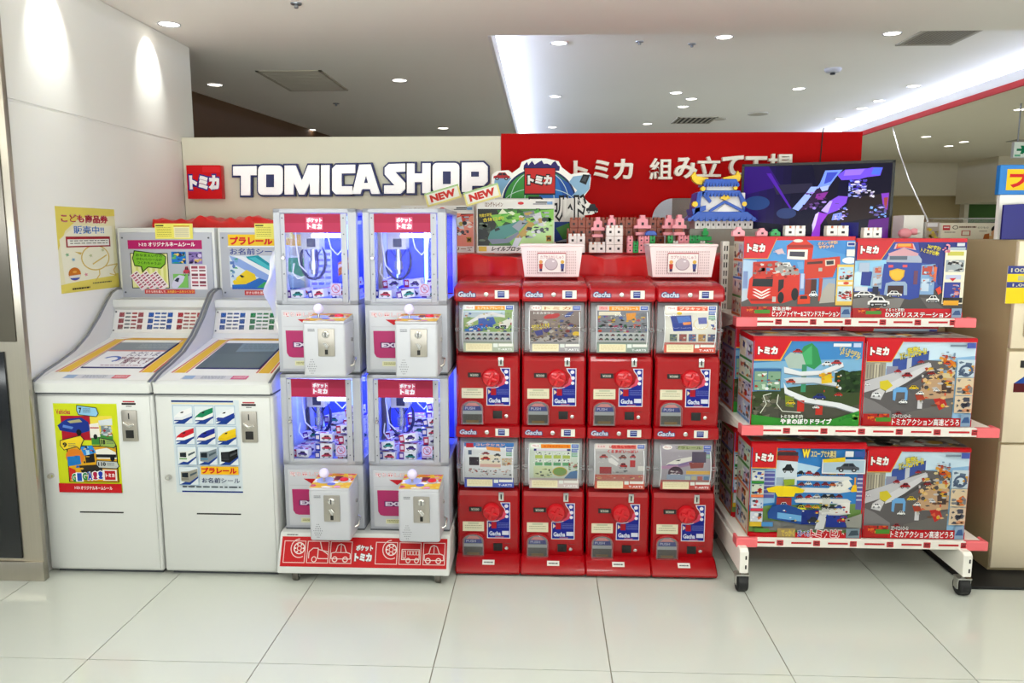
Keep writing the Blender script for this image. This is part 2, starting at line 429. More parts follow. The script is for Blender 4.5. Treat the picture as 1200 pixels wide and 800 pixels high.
path = [(.625, 4.562, 1.16)] + [(p[0], 4.562, p[1]) for p in pts] + [(1.42, 4.562, 1.665)]
b.tube(path, .006, 6); b.done('window_rim', 'wall_red', wc)
struct(B().box(.60, 1.56, 4.648, 4.654, 1.14, 1.68).done('window_1', 'glass'), 'clear pane in the rounded opening of the red wall')
struct(B().box(-.1, .955, 5.85, 5.95, 0, 1.9).done('wall_inner', 'pane_blue'), 'pale blue board seen through the rounded window')
struct(B().box(.955, 2.6, 6.0, 6.1, 0, 1.85).done('wall_inner_right', 'pane_grey'), 'grey board seen through the rounded window')
# ceilings: a low one all round, a raised field with a light cove behind the partition
b = B()
b.box(-9, 10, -1.0, 4.55, ZC, ZC + .09)
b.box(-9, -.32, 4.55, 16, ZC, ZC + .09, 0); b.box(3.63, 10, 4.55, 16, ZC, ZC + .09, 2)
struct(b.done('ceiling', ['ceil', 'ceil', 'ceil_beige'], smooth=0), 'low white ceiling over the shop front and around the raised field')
b = B(); b.box(-.75, 4.05, 4.2, 16, ZR, ZR + .05); b.box(-.80, -.75, 4.2, 16, ZC + .09, ZR + .05); b.box(4.05, 4.1, 4.2, 16, ZC + .09, ZR + .05); b.box(-.8, 4.1, 4.15, 4.2, ZC + .09, ZR + .05)
struct(b.done('ceiling_raised', 'ceil', smooth=0), 'raised pale ceiling field with a glowing light cove at its edges')
struct(B().box(3.605, 3.63, 4.55, 15.9, ZC - .004, ZC + .045, 0, .002, 1).done('trim_1', 'trim_red'), 'red strip along the right edge of the raised ceiling field')
struct(B().box(3.606, 3.629, 4.55, 15.9, ZC + .045, ZC + .125, 0, .002, 1).done('trim_2', 'sign_white'), 'white cove lip above the red ceiling strip')
struct(B().box(-.325, -.305, 4.55, 15.9, ZC - .002, ZC + .10, 0, .002, 1).done('trim_3', 'sign_white'), 'thin lip along the left edge of the raised ceiling field')
def area(name, loc, rot, sx, sy, e, col, parent=None):
    l = bpy.data.lights.new(name, 'AREA'); l.shape = 'RECTANGLE'; l.size = sx; l.size_y = sy; l.energy = e; l.color = col
    o = bpy.data.objects.new(name, l); C.objects.link(o); o.location = loc; o.rotation_euler = rot; o.parent = parent; return o
area('cove_light', (-.55, 10.1, ZC + .11), (0, math.radians(215), 0), .05, 11, COVE_W, (.6, .7, 1))
area('cove_light', (3.85, 10.1, ZC + .13), (0, math.radians(145), 0), .05, 11, COVE_W, (.6, .7, 1))
# far walls seen above the partition
b = B(); b.prism([(-3.2, 4.7), (-2.3, 4.7), (-2.3, 4.742), (-2.92, 4.742), (-2.92, 5.0), (-2.86, 5.4), (-2.25, 10.6), (-2.2, 13), (-2.5, 13)], 0, ZC, 'z')  # near return and far end added out of view, closing out stray light
struct(b.done('wall_far_left', 'brown_wall'), 'dark brown wall deep behind the cream partition')
wf = struct(B().box(-2.5, 9.9, 13, 13.15, 0, ZC).done('wall_far', 'beige_wall'), 'plain beige wall far behind the shelves')
B().box(3.0, 9.9, 12.7, 13.0, 2.07, ZC).done('soffit', 'ceil_beige', wf)
B().box(6.55, 7.5, 11.6, 12.7, 1.93, ZC).done('soffit', 'ceil_beige', wf)
B().box(6.86, 7.5, 12.92, 12.99, 0, 1.95).done('green_panel', 'green_wall', wf)
B().box(6.78, 6.85, 12.85, 12.99, 0, 2.07).done('post', 'ceil_beige', wf)
# ================================================================ ceiling fittings
b = B(); b.lathe([(.050, 0), (.056, -.004), (.060, -.004), (.060, 0)], n=24); RING = b.done('trim_ring', 'white_plastic')
b = B(); b.lathe([(0, -.001), (.050, -.001), (.050, .004)], n=24); LENS = b.done('lens', 'lamp')
for o in (RING, LENS): C.objects.unlink(o)
def downlight(x, y, z, label, watt, group, deg=110, lit=True, soft=.05, scale=1., blend=.6, aim=0.):
    t = thing('ceiling_light', (x, y, z), label, 'ceiling light', group)
    for s in (RING, LENS):
        o = s.copy(); C.objects.link(o); o.parent = t; o.scale = (scale,) * 3
    if lit:
        l = bpy.data.lights.new('lamp', 'SPOT'); l.energy = watt; l.spot_size = math.radians(deg); l.spot_blend = blend; l.shadow_soft_size = soft; l.color = (.97, 1, .95)
        o = bpy.data.objects.new('lamp', l); C.objects.link(o); o.parent = t; o.location = (0, 0, -.012); o.rotation_euler = (0, math.radians(aim), 0)
    return t
gC, gL, gR, gF = 'downlights of the raised ceiling', 'downlights of the low ceiling at left', 'downlights of the low ceiling at right', 'downlights over the shop front'
for x, y, lab in ((.1, 5.54, 'front row of raised ceiling, leftmost'), (1.2, 5.42, 'front row of raised ceiling, second from left'), (2.28, 5.37, 'front row of raised ceiling, beside the large vent'),
                  (.105, 7.6, 'left column of raised ceiling, middle one'), (.1, 9.73, 'left column of raised ceiling, just above the red wall'),
                  (1.225, 7.46, 'upper left of the close cluster of three'), (1.43, 7.79, 'right of the close cluster of three'), (1.43, 8.25, 'lowest of the close cluster of three'),
                  (1.23, 9.48, 'just above the red wall, left of the small vent'), (2.3, 7.3, 'raised ceiling, below the smoke detector'),
                  (3.28, 7.21, 'beside the right cove, nearest'), (3.3, 7.97, 'beside the right cove, second'), (3.32, 8.43, 'beside the right cove, third'), (3.37, 9.16, 'beside the right cove, farthest')):
    downlight(x, y, ZR - .001, 'round recessed downlight, ' + lab, SHOP_W * .55, gC, lit=y < 9)
for x, y, lab in ((-2.48, 5.9, 'above the dark brown wall'), (-1.06, 5.79, 'right of the square vent'), (-2.51, 8.41, 'far left above the cream wall'), (-1.07, 8.34, 'grey ceiling edge above the shop name')):
    downlight(x, y, ZC - .001, 'round recessed downlight, low ceiling, ' + lab, SHOP_W * .07, gL, lit=y < 6)
for x, y, lab in ((4.4, 9.28, 'above the television right corner'), (5.15, 10.25, 'left of a pair on the right'), (5.1, 9.8, 'right of a pair on the right'), (4.29, 7.33, 'at the right picture edge'), (8.1, 15.2, 'small and far on the right')):
    downlight(x, y, ZC - .001, 'round recessed downlight, right low ceiling, ' + lab, SHOP_W * .7, gR, lit=y < 10)
downlight(-2.014, 4.237, ZC - .001, 'recessed downlight washing the upper left wall', WASH_W, gF, 66, soft=.015, blend=.8, aim=34)
downlight(-2.014, 3.37, ZC - .001, 'recessed downlight close to the steel column', WASH_W * 1.3, gF, 66, soft=.015, blend=.8, aim=34)
for i, (x, y) in enumerate(((-2.3, .9), (-.8, .9), (.8, .9), (2.3, .9), (-2.3, -1.2), (-.8, -1.2), (.8, -1.2), (2.3, -1.2), (-1.2, 2.3), (.4, 2.3), (2.0, 2.3))):
    l = bpy.data.lights.new('walkway_lamp', 'SPOT'); l.energy = CORRIDOR_W * (.8 if y > 2 else 1); l.spot_size = math.radians(112); l.spot_blend = .7; l.shadow_soft_size = .14; l.color = (.95, 1, .975)
    o = bpy.data.objects.new('walkway_lamp', l); C.objects.link(o); o.location = (x, y, ZC - .02)
def vent(x0, x1, y0, y1, z, label, n, along='x', tilt=.5):
    t = thing('ceiling_vent', ((x0 + x1) / 2, (y0 + y1) / 2, z), label, 'vent'); a, c = (x1 - x0) / 2, (y1 - y0) / 2
    b = B(); f = .022
    for q in ((-a, a, -c, -c + f), (-a, a, c - f, c), (-a, -a + f, -c, c), (a - f, a, -c, c)): b.box(*q, -.008, .0)
    b.done('frame', 'vent', t); B().box(-a + f, a - f, -c + f, c - f, -.0015, -.0005).done('backing', 'vent_dark', t)
    b = B(); L = 2 * a - 2 * f if along == 'x' else 2 * c - 2 * f; S = (2 * c - 2 * f if along == 'x' else 2 * a - 2 * f) / n
    if along == 'x': b.box(-L / 2, L / 2, -S * .17, S * .17, -.003, .003)
    else: b.box(-S * .17, S * .17, -L / 2, L / 2, -.003, .003)
    s0 = b.done('slat', 'vent', t, smooth=0)
    for i in range(n):
        o = s0 if i == 0 else s0.copy()
        if i: C.objects.link(o); o.parent = t
        p = -(S * n) / 2 + S * (i + .5); o.location = (0, p, -.0055) if along == 'x' else (p, 0, -.0055)
vent(-1.99, -1.53, 5.42, 6.15, ZC, 'large square grey ceiling vent over the cream wall', 16)
vent(2.44, 2.82, 5.2, 5.69, ZR, 'brown slatted ceiling vent at upper right', 14, 'y')
vent(1.5, 1.95, 8.95, 9.45, ZR, 'slatted vent in raised ceiling just above the red wall', 7, 'y')
vent(5.6, 6.2, 9.6, 9.8, ZC, 'narrow vent far right near the exit sign', 3)
t = thing('smoke_detector', (2.296, 6.458, ZR), 'round smoke detector under the large brown vent', 'detector')
b = B(); b.lathe([(.065, 0), (.065, -.012), (.05, -.028), (.03, -.032), (0, -.033)], n=20); b.done('housing', 'white_plastic', t)
b = B(); b.lathe([(.02, -.031), (.02, -.045), (0, -.047)], n=12); b.done('sensor', 'black', t)
for x, y, z, r, lab in ((2.33, 8.74, ZR, .11, 'round grey ceiling speaker above the red wall'), (2.0, 9.1, ZR, .07, 'small round ceiling fitting beside the speaker')):
    t = thing('ceiling_speaker', (x, y, z), lab, 'speaker'); b = B(); b.lathe([(r, 0), (r, -.01), (r * .85, -.014), (0, -.016)], n=20); b.done('grille', 'vent', t)
for x, y, z, lab in ((-1.215, 3.9, ZC, 'tiny sprinkler head at the top picture edge'), (-1.79, 6.76, ZC, 'tiny dark sprinkler head right of the square vent'),
                     (.65, 5.52, ZR, 'small sprinkler head in the raised ceiling front'), (1.02, 5.6, ZR, 'small white detector head in the raised ceiling front')):
    t = thing('sprinkler', (x, y, z), lab, 'sprinkler'); b = B(); b.lathe([(.028, 0), (.026, -.006), (.01, -.008), (.01, -.022), (0, -.022)], n=12); b.done('head', 'grey_metal', t)
# hanging exit sign
t = thing('exit_sign', (4.2, 7.0, 2.11), 'white exit sign with green arrow hanging at the right edge', 'exit sign')
B().box(-.14, .14, -.02, .02, 0, .135, 0, .004).done('housing', 'white_plastic', t)
for x in (-.1, .1): B().cyl((x, 0, .135), (x, 0, ZC - 2.11), .006, 8).done('rod', 'grey_metal', t)
a = Art(0, 0, 280, 130, 'f4fff8'); a.poly([(25, 55), (65, 55), (55, 30), (80, 30), (112, 65), (80, 100), (55, 100), (65, 75), (25, 75)], '15966a'); a.rect(150, 20, 270, 110, '15966a'); a.rect(10, 105, 60, 122, '7ec9ab')
a.front('sign_face', t, -.14, -.0205, .133, .28, .13, 'print_lit')

# ================================================================ wall signs
WY = 4.567
p = at(220, 194, Y=WY - .03); q = at(262, 233, Y=WY - .03)
t = thing('logo_sign', (p.x, WY, q.z), 'red square light box with white katakana logo left of shop name', 'sign')
B().box(0, q.x - p.x, -.05, 0, 0, p.z - q.z, 0, .004).done('light_box', 'sign_red', t)
a = Art(60, 400, 185, 515, 'da0f1e'); a.rect(118, 404, 182, 424, 'e8323c'); a.text('トミカ', 66, 432, 180, 486, '3a3a9c', .10, '3a3a9c', .06); a.text('トミカ', 68, 434, 178, 484, 'ffffff', .085)
a.front('print', t, 0, -.0502, p.z - q.z, q.x - p.x, p.z - q.z, 'print_lit')
LET = {'T': [[(218, 403), (303, 402), (303, 437), (281, 437), (281, 508), (246, 508), (246, 438), (218, 438)]],
 'O': [rrect(306, 400, 395, 506, 17, 4)], 'M': [[(399, 400), (440, 400), (461, 452), (482, 399), (523, 399), (523, 505), (489, 505), (489, 462), (471, 505), (451, 505), (433, 462), (433, 505), (399, 505)]],
 'I': [[(527, 399), (560, 399), (560, 505), (527, 505)]],
 'C': [[(580, 398), (650, 397), (650, 430), (602, 431), (602, 473), (640, 473), (640, 504), (580, 504), (566, 490), (566, 412)]],
 'A': [[(662, 397), (704, 396), (738, 503), (705, 503), (700, 486), (674, 486), (668, 503), (636, 503)]],
 'S': [[(766, 395), (826, 393), (826, 424), (793, 426), (826, 462), (826, 485), (809, 502), (749, 502), (749, 470), (784, 470), (751, 434), (751, 409)]],
 'H': [[(829, 393), (859, 393), (859, 428), (883, 428), (883, 392), (915, 392), (915, 500), (883, 500), (883, 461), (859, 461), (859, 500), (829, 500)]],
 'O2': [rrect(919, 391, 1016, 498, 17, 4)], 'P': [[(1022, 390), (1100, 389), (1116, 404), (1116, 458), (1101, 474), (1061, 474), (1061, 496), (1022, 496)]]}
HOLES = {'O': (336, 433, 364, 478), 'O2': (957, 422, 985, 467), 'P': (1056, 423, 1084, 441), 'A': None}
def sp(c): v = at(200 + c[0] / 3, 60 + c[1] / 3, Y=WY - .03); return (v.x, v.z)
t = thing('shop_name_sign', (sp((670, 500))[0], WY, sp((670, 505))[1]), 'white block letters with navy edges reading TOMICA SHOP on cream wall', 'sign')
ox, oz = t.location.x, t.location.z
loc = lambda P: [(x - ox, z - oz) for x, z in map(sp, P)]
for kk, polys in LET.items():
    P = loc(polys[0]); o = B().prism(offset_poly(P, .0085), -.022, 0, 'y', bev=.001).done('letter', 'navy', t)
    b = B(); b.prism(offset_poly(P, -.0025), -.032, -.02, 'y')
    if HOLES.get(kk):
        x0, y0, x1, y1 = HOLES[kk]; h = loc([(x0, y0), (x1, y0), (x1, y1), (x0, y1)]); b.prism(h, -.0328, -.0319, 'y', 1)
    if kk == 'A': b.prism(loc([(680, 463), (687, 438), (694, 463)]), -.0328, -.0319, 'y', 1)
    b.done('letter_face', ['letter_lit', 'navy'], o, smooth=0)
t = thing('factory_sign', (.15, WY, 1.75), 'raised cream Japanese letters on the red wall', 'sign')
def jletter(ch, x0, y0, x1, y1):
    p, q = at(x0, y0, Y=WY - .04), at(x1, y1, Y=WY - .04); V, Fc = glyphs(ch, .02 if ch in '組場立' else .035, .05, 3)
    ax, bx = min(v.x for v in V), max(v.x for v in V); ay, by = min(v.y for v in V), max(v.y for v in V)
    vs = [(p.x + (v.x - ax) / (bx - ax) * (q.x - p.x) - .15, -.018 - v.z / .05 * .018, q.z + (v.y - ay) / (by - ay) * (p.z - q.z) - 1.75) for v in V]
    me = bpy.data.meshes.new('letter'); me.from_pydata(vs, [], Fc); me.materials.append(MATS['letter_white'])
    o = bpy.data.objects.new('letter', me); C.objects.link(o); o.parent = t
for ch, r in zip('トミカ組み立て工場', ((672, 188, 689, 209), (696, 187, 714, 209), (719, 186, 742, 210), (762, 185, 788, 210), (791, 184, 817, 209), (817, 183, 845, 207), (847, 182, 871, 207), (873, 183, 900, 206), (901, 180, 930, 206))): jletter(ch, *r)
t = thing('wall_cable', (1.5, WY, 1.5), 'thin dark cable hanging down the red wall above the television', 'cable')
B().tube([(.09, -.002, .55), (.085, -.006, .535), (.08, -.006, .40), (.075, -.006, .2), (.09, -.006, 0)], .003, 6).done('cable', 'black', t)
# ================================================================ yellow poster on the left wall
a = Art(235, 60, 735, 770, 'fbf6d0')
a.poly([(235, 60), (735, 60), (735, 120), (420, 150), (300, 260), (235, 420)], 'f5e678'); a.poly([(235, 700), (735, 640), (735, 770), (235, 770)], 'f5e678')
a.poly([(250, 330), (330, 260), (420, 215), (700, 210), (700, 660), (270, 690)], 'fffce6'); a.ring(535, 490, 125, 112, 10, 'e9cf74', 30); a.poly([(360, 432), (420, 440), (410, 460)], 'e9cf74')
a.line([(560, 590), (560, 640), (520, 690)], 9, 'e9cf74'); a.line([(620, 570), (730, 555), (690, 610), (710, 660), (650, 640)], 9, 'e9cf74'); a.line([(505, 545), (635, 470)], 11, 'e9cf74')
a.text('こども商品券', 275, 120, 665, 190, 'ffffff', .03, 'c2186b', .05); a.text('こども商品券', 275, 122, 665, 188, 'c8203a', .03)
a.text('販売中!!', 365, 215, 625, 282, '1f7fd0', .05, 'ffffff', .04); a.rect(298, 305, 675, 395, 'b82238'); a.rect(310, 328, 664, 384, 'fbfaf2'); a.lines(330, 338, 650, 380, 2, '5a5550', .3)
a.ell(348, 618, 50, 55, 'e08a2a'); a.poly([(302, 630), (396, 625), (390, 650), (306, 655)], 'f5f0e8'); a.ell(348, 650, 38, 20, '4a62c0', a0=0, a1=180); a.text('・', 330, 590, 366, 610, 'f6c05a')
for x, y, c in ((300, 455, '9fd2a8'), (345, 497, '9cc7e0'), (440, 630, 'f0a9b4'), (600, 425, 'd8dcae'), (490, 470, 'd8dcae')): a.poly([(x + (18 if i % 2 else 8) * math.cos(i * .628), y + (18 if i % 2 else 8) * math.sin(i * .628)) for i in range(10)], c)
a.lines(320, 735, 465, 750, 1, '3a3630', .9); a.lines(490, 705, 660, 722, 1, '8a8260', .6)
t = thing('wall_poster', (-2.14, 3.56, 1.2), 'yellow gift voucher poster with circle drawing on the left wall', 'poster')
B().box(0.0, .0012, -.235, .235, -.01, .375).done('sheet', 'box_white', t)
a.build('print', t, (.0016, -.235, .375), (0, 1, 0), Z_, .47, .385)

# ================================================================ two sticker kiosks
KW, KY0 = .5, 3.07
def kiosk(X, label, which):
    t = thing('sticker_kiosk', (X, KY0, 0), label, 'kiosk', 'white name sticker kiosks')
    def pl(x, y, Y): v = at(x, y, Y=Y); return Vector((v.x - X, v.y - KY0, v.z))
    B().box(.02, KW - .02, .03, .9, 0, .03).done('plinth', 'seam', t)
    B().box(0, KW, 0, .95, .018, .793, 0, .012, 3).done('body', 'white_paint', t)
    d = B().box(.01, KW - .012, -.006, .004, .03, .785, 0, .003, 2).done('door', 'white_paint', t)
    b = B(); b.lathe([(.012, 0), (.012, .012), (.009, .018), (0, .018)], (.045, -.006, .44), 'y', 14); b.done('lock', 'chrome', d)
    B().box(.155, .345, -.0068, -.005, .278, .284).done('sticker_slot', 'black', d)
    # console: lip, sloping top, raised display back, curved cheeks
    b = B(); b.prism([(-.016, .80), (-.016, .838), (.0, .85), (.56, .955), (.56, .80)], .004, KW - .004, 'x', bev=.004); con = b.done('console', 'white_paint', t)
    B().box(.003, KW - .003, -.004, .6, .792, .801).done('shadow_gap', 'seam', con)
    prof = [(.0, .80), (-.012, .845), (.06, .872), (.16, .895), (.28, .93), (.39, .985), (.49, 1.06), (.56, 1.125), (.61, 1.165), (.66, 1.18), (.72, 1.18), (.72, .80)]
    for x0 in (0, KW - .014):
        ch = B().prism(prof, x0, x0 + .014, 'x', bev=.002).done('cheek_panel', 'white_paint', t)
        B().tube([(x0 + .007, y, z + .002) for y, z in prof[1:11]], .006, 6).done('edge_trim', 'grey_metal', ch)
    # tilted price strip, then the marquee
    b = B(); b.prism([(.54, .945), (.57, .975), (.615, 1.085), (.60, 1.10), (.60, 1.135), (.72, 1.135), (.72, .8), (.54, .8)], .014, KW - .014, 'x', bev=.002); b.done('display_back', 'white_paint', t)
    mq = B().box(.004, KW - .004, .70, .95, .80, 1.485, 0, .006).done('marquee', 'white_paint', t)
    B().box(.018, KW - .018, .694, .705, 1.14, 1.462, 0, .002).done('marquee_panel', 'cool_white', mq)
    b = B()
    for x in (.032, KW - .032):
        for z in (1.165, 1.435): b.lathe([(.0045, 0), (.0045, .003), (0, .004)], (x, .694, z), 'y', 8)
    b.done('screws', 'seam', mq)
    # printed strip panel
    S = Art(0, 0, 460, 118, 'eeece8'); cols = (('b86a72', '8a8f9a', 'c0565e'), ('3b6fc0', '3b78c8', '4a70b4'), ('c04450', 'b8656c', 'c86a70')) if which == 1 else (('3f78c4', '6f86a8', '4a6cb0'), ('3aa06a', '6aa890', '4a9a60'), ('3f78c4', '9aa0a8', '4a6cb0'))
    for i in range(3):
        for j in range(4):
            for r in range(5 if j in (1, 2) else 3): S.rect(20 + i * 148 + j * 32, 12 + r * (19 if j in (1, 2) else 32), 20 + i * 148 + j * 32 + 26, 12 + r * (19 if j in (1, 2) else 32) + (9 if j in (1, 2) else 24), cols[i][j % 3], True)
    u = Vector((0, .045, .11)).normalized(); n = Vector((0, -u.z, u.y))
    S.build('price_strip', t, Vector((.022, .615, 1.082)) + n * .002, X_, -u, KW - .044, .114)
    b = B()
    for x in (.025, KW - .025):
        for k in (.1, .9): c = Vector((x, .615, 1.085)) - u * (.118 * k) + n * .003; b.ball(c, .004, seg=8)
    b.done('screws', 'seam', t)
    # console print and screen (on the slope)
    u = Vector((0, .56, .105)).normalized(); n = Vector((0, -u.z, u.y)); O = Vector((.016, .558, .9545)) + n * .0012
    A = Art(0, 0, 468, 560, 'f3f2ef')
    A.poly([(40, 40), (428, 40), (428, 10), (120, 10)], 'e8b93a'); A.line([(60, 8), (420, 8)], 6, 'd8604a')
    for sx in (0, 1):
        f = (lambda v: v) if not sx else (lambda v: 468 - v)
        A.poly([(f(48), 30), (f(86), 30), (f(76), 470), (f(28), 470)], 'f0c63a'); A.poly([(f(40), 30), (f(46), 30), (f(24), 470), (f(16), 470)], 'd8604a'); A.poly([(f(90), 30), (f(95), 30), (f(86), 470), (f(79), 470)], 'd8604a')
    A.rect(90, 500, 360, 545, 'd9d8de'); A.lines(170, 508, 270, 540, 3, '8890a0', .5); A.rect(95, 504, 140, 541, '9fb6d4'); A.rect(300, 502, 368, 543, 'd4566a' if which == 1 else 'd64a8a'); A.lines(306, 508, 362, 540, 2, 'f2d0d4', .5)
    A.build('console_print', con, O, X_, -u, KW - .032, .566)
    fr = B(); fr.box(.115, .40, .14, .48, 0, .006, 0, .003, 1)
    fr.xf(Matrix(((1, 0, 0, 0), (0, u.y, n.y, 0), (0, u.z, n.z, .8495), (0, 0, 0, 1)))); fr.done('screen_frame', 'dark_navy', t)
    if which == 1:
        A = Art(0, 0, 270, 320, 'f4f3f5'); A.rect(0, 0, 270, 105, '8e9aa0'); A.lines(110, 20, 260, 90, 4, 'a9b4ba', .4); A.rect(0, 105, 270, 122, 'd99088')
        A.text('ただいま', 120, 126, 262, 184, '6b5f88', .01); A.ring(75, 225, 42, 40, 15, '2f6fc4', 20, 200, 420); A.text('準備中です', 108, 192, 266, 286, '7a2f5a', .03); A.lines(70, 298, 250, 310, 1, 'a04a6a', .6)
    else:
        A = Art(0, 0, 270, 320, '5f6f76'); A.poly([(80, 0), (270, 0), (270, 110), (90, 120)], '8598a0'); A.lines(100, 15, 255, 95, 4, '6d8088', .5); A.rect(0, 150, 270, 320, '66767c')
    A.build('screen', t, Vector((.1225, 0, .8495)) + u * .474 + n * .0064, X_, -u, .27, .328, 'print_gloss')
    # coin unit
    c = pl(154, 486, KY0) if which == 1 else pl(297, 492, KY0)
    cx, cz = .40, .66
    o = B().box(cx - .033, cx + .033, -.013, -.004, cz - .066, cz + .066, 0, .004).done('coin_plate', 'brushed', t)
    B().box(cx - .002, cx + .002, -.0142, -.012, cz + .03, cz + .055).done('coin_slot', 'black', o)
    b = B(); b.prism([(cx - .024, cz + .014), (cx - .02, cz + .02), (cx, cz + .006), (cx + .022, cz + .012), (cx + .026, cz + .006), (cx, cz - .006)], -.024, -.012, 'y', bev=.002); b.done('return_lever', 'chrome', o)
    B().box(cx - .017, cx + .017, -.0145, -.012, cz - .052, cz - .018, 0, .001, 1).done('return_cup', 'black', o)
    A = Art(0, 0, 100, 50); A.rect(8, 4, 92, 14, 'c8565e'); A.rect(0, 18, 100, 32, '33262a'); A.lines(30, 38, 70, 48, 1, '8a8a8a', .8); A.front('coin_label', t, cx - .03, -.0065, cz + .108, .06, .03)
    return t, pl
LBLUE, GRASS = '1d86d8', '7cc832'
k1, pl = kiosk(-2.122, 'sticker kiosk against the left wall with yellow car poster on its door', 1)
# marquee print, kiosk 1
a = Art(95, 100, 955, 760); a.rect(170, 178, 865, 268, 'c22a78'); a.text('トミカ', 275, 205, 345, 240, 'ffffff', .04); a.text('オリジナルネームシール', 362, 198, 800, 242, 'ffffff', .03)
a.rect(186, 308, 540, 668, '3c3c30'); a.rect(194, 316, 532, 660, 'f0eeb6')
for i in range(6): a.rect(230 + i * 52, 316, 256 + i * 52, 660, 'dfe08a', i > 0)
for cx, cy, r, sd in ((260, 590, -35, 1), (350, 590, -35, 2), (440, 590, -35, 3)):
    ca, sa = math.cos(math.radians(r)), math.sin(math.radians(r)); rot = lambda u, v: (cx + u * ca - v * sa, cy + u * sa + v * ca)
    a.poly([rot(-45, -95), rot(45, -95), rot(45, 95), rot(-45, 95)], 'f3e6ea')
    for i in range(6): a.poly([rot(-36, -85 + i * 28), rot(-4, -85 + i * 28), rot(-4, -70 + i * 28), rot(-36, -70 + i * 28)], 'c86a86', i > 0); a.poly([rot(6, -85 + i * 28), rot(36, -85 + i * 28), rot(36, -72 + i * 28), rot(6, -72 + i * 28)], '8c5560', True)
a.poly([(225, 280), (490, 318), (525, 345), (515, 420), (470, 468), (350, 455), (292, 508), (280, 450), (220, 440), (203, 360)], '2a3a1a'); a.poly([(232, 290), (487, 326), (516, 350), (506, 416), (466, 458), (346, 446), (300, 488), (290, 442), (226, 430), (212, 362)], '8ec63a')
for i, s in enumerate(('おなまえいりの', 'かわいいシールが', 'つくれちゃうよ!')): a.text(s, 240 + i * 4, 320 + i * 38, 490 - i * 8, 348 + i * 38, '2f5a1a', .02, rot=3)
a.rect(575, 295, 710, 418, LBLUE); a.busy(578, 298, 706, 414, ('3fae8a', '7cc87a', 'e8d070', '2a5a7a', '1e4f9a'), 22, (10, 34), 4); a.rect(735, 295, 862, 418, '9a86c0'); a.busy(738, 300, 858, 414, ('e0c070', '6a4a9a', '3a2f60', 'd8c8e8', '504080'), 20, (10, 34), 5)
a.rect(580, 520, 718, 660, '8cc870'); a.poly([(560, 640), (590, 565), (640, 530), (690, 545), (670, 600), (610, 668), (575, 668)], 'd8d6ea'); a.poly([(590, 590), (615, 560), (640, 560), (625, 605)], '3a3f55'); a.car(678, 440, 62, 100, 'd04a60')
a.rect(745, 430, 900, 680, 'f4eef0')
for i in range(6):
    for j in range(2): a.rect(755 + j * 72, 440 + i * 38, 815 + j * 72, 466 + i * 38 - (10 if i % 2 else 0), ('b05868', 'c47684', '905060')[(i + j) % 3], i + j > 0)
a.rect(305, 678, 778, 722, 'd24a4a'); a.text('好きな柄を選んで、', 315, 688, 510, 714, 'ffe8e0', .02); a.text('お名前シールをつくろう!', 520, 688, 770, 714, 'ffe06a', .02)
p, q = (.018, 0, 1.462), 0
a.front('marquee_print', k1, .018, .6935, 1.462, KW - .036, .322)
# door poster, kiosk 1
a = Art(40, 65, 478, 675, 'd8e02a'); a.text('Vehicles', 55, 105, 155, 140, 'c03a50', .03)
a.rect(85, 148, 288, 315, 'b8203a'); a.rect(288, 148, 438, 300, 'f2e060'); a.rect(288, 270, 438, 345, '4f9a4a'); a.rect(110, 350, 460, 605, '2a2418'); a.rect(118, 358, 452, 600, 'e8b428')
a.poly([(60, 215), (95, 190), (130, 170), (230, 160), (275, 190), (285, 250), (215, 270), (150, 262), (75, 250)], '24429c'); a.poly([(130, 185), (215, 172), (235, 190), (150, 200)], 'b9b48a'); a.poly([(100, 210), (170, 225), (160, 240), (95, 228)], '6f94d8'); a.ell(205, 262, 18, 22, '1a1c26')
a.poly([(282, 205), (345, 195), (352, 290), (282, 300)], 'f0ece4'); a.poly([(345, 180), (440, 165), (440, 210), (352, 215)], 'dfe6ea'); a.rect(360, 215, 430, 280, '8a9aa2'); a.busy(352, 200, 436, 290, ('c8d4d8', '6a7a82', 'e8e4dc', 'b03a40'), 14, (8, 22), 6); a.ell(318, 290, 14, 18, '22252c'); a.rect(285, 225, 345, 233, 'c83a44')
a.ell(165, 430, 65, 55, 'e89030'); a.poly([(110, 430), (200, 420), (205, 480), (115, 495)], '2a8ad0'); a.poly([(205, 360), (290, 350), (315, 400), (230, 420)], '3a9ae0'); a.poly([(240, 360), (262, 355), (270, 415), (248, 420)], 'bfe0f4'); a.poly([(235, 420), (300, 405), (302, 465), (240, 470)], '2b2622')
a.poly([(310, 380), (390, 365), (450, 395), (455, 440), (320, 440)], 'f2efe6'); a.rect(312, 410, 452, 432, '22242a'); a.ell(425, 438, 16, 18, '1a1a1e'); a.poly([(190, 490), (350, 480), (350, 560), (210, 560)], '3a342c'); a.poly([(115, 500), (160, 520), (170, 560), (118, 590)], 'd83a2a'); a.busy(120, 355, 300, 560, ('f2c040', '2a7ac8', 'e05a2a', '302820'), 16, (6, 18), 8)
for P, Q, n, r in (([(208, 80), (335, 95), (348, 130), (335, 150), (215, 138), (205, 110)], '9fd0ee', '7', (217, 92, 238, 130)), ([(75, 320), (215, 285), (235, 310), (215, 345), (205, 375), (185, 355), (95, 380), (72, 350)], 'f4d838', '9', (88, 330, 118, 365)),
                   ([(348, 300), (440, 315), (455, 345), (440, 362), (350, 350)], 'a9c26a', '18', (355, 308, 385, 342)), ([(320, 455), (455, 462), (466, 490), (450, 505), (330, 500), (315, 480)], 'c9ccca', '110', (325, 462, 378, 490))):
    a.poly(offset_poly(P, 5), '1e2a3a'); a.poly(P, Q); a.text(n, *r, '20242e', .05); a.lines(r[2] + 8, r[1] + 6, r[2] + 60, r[3], 3, '5a6a72', .4)
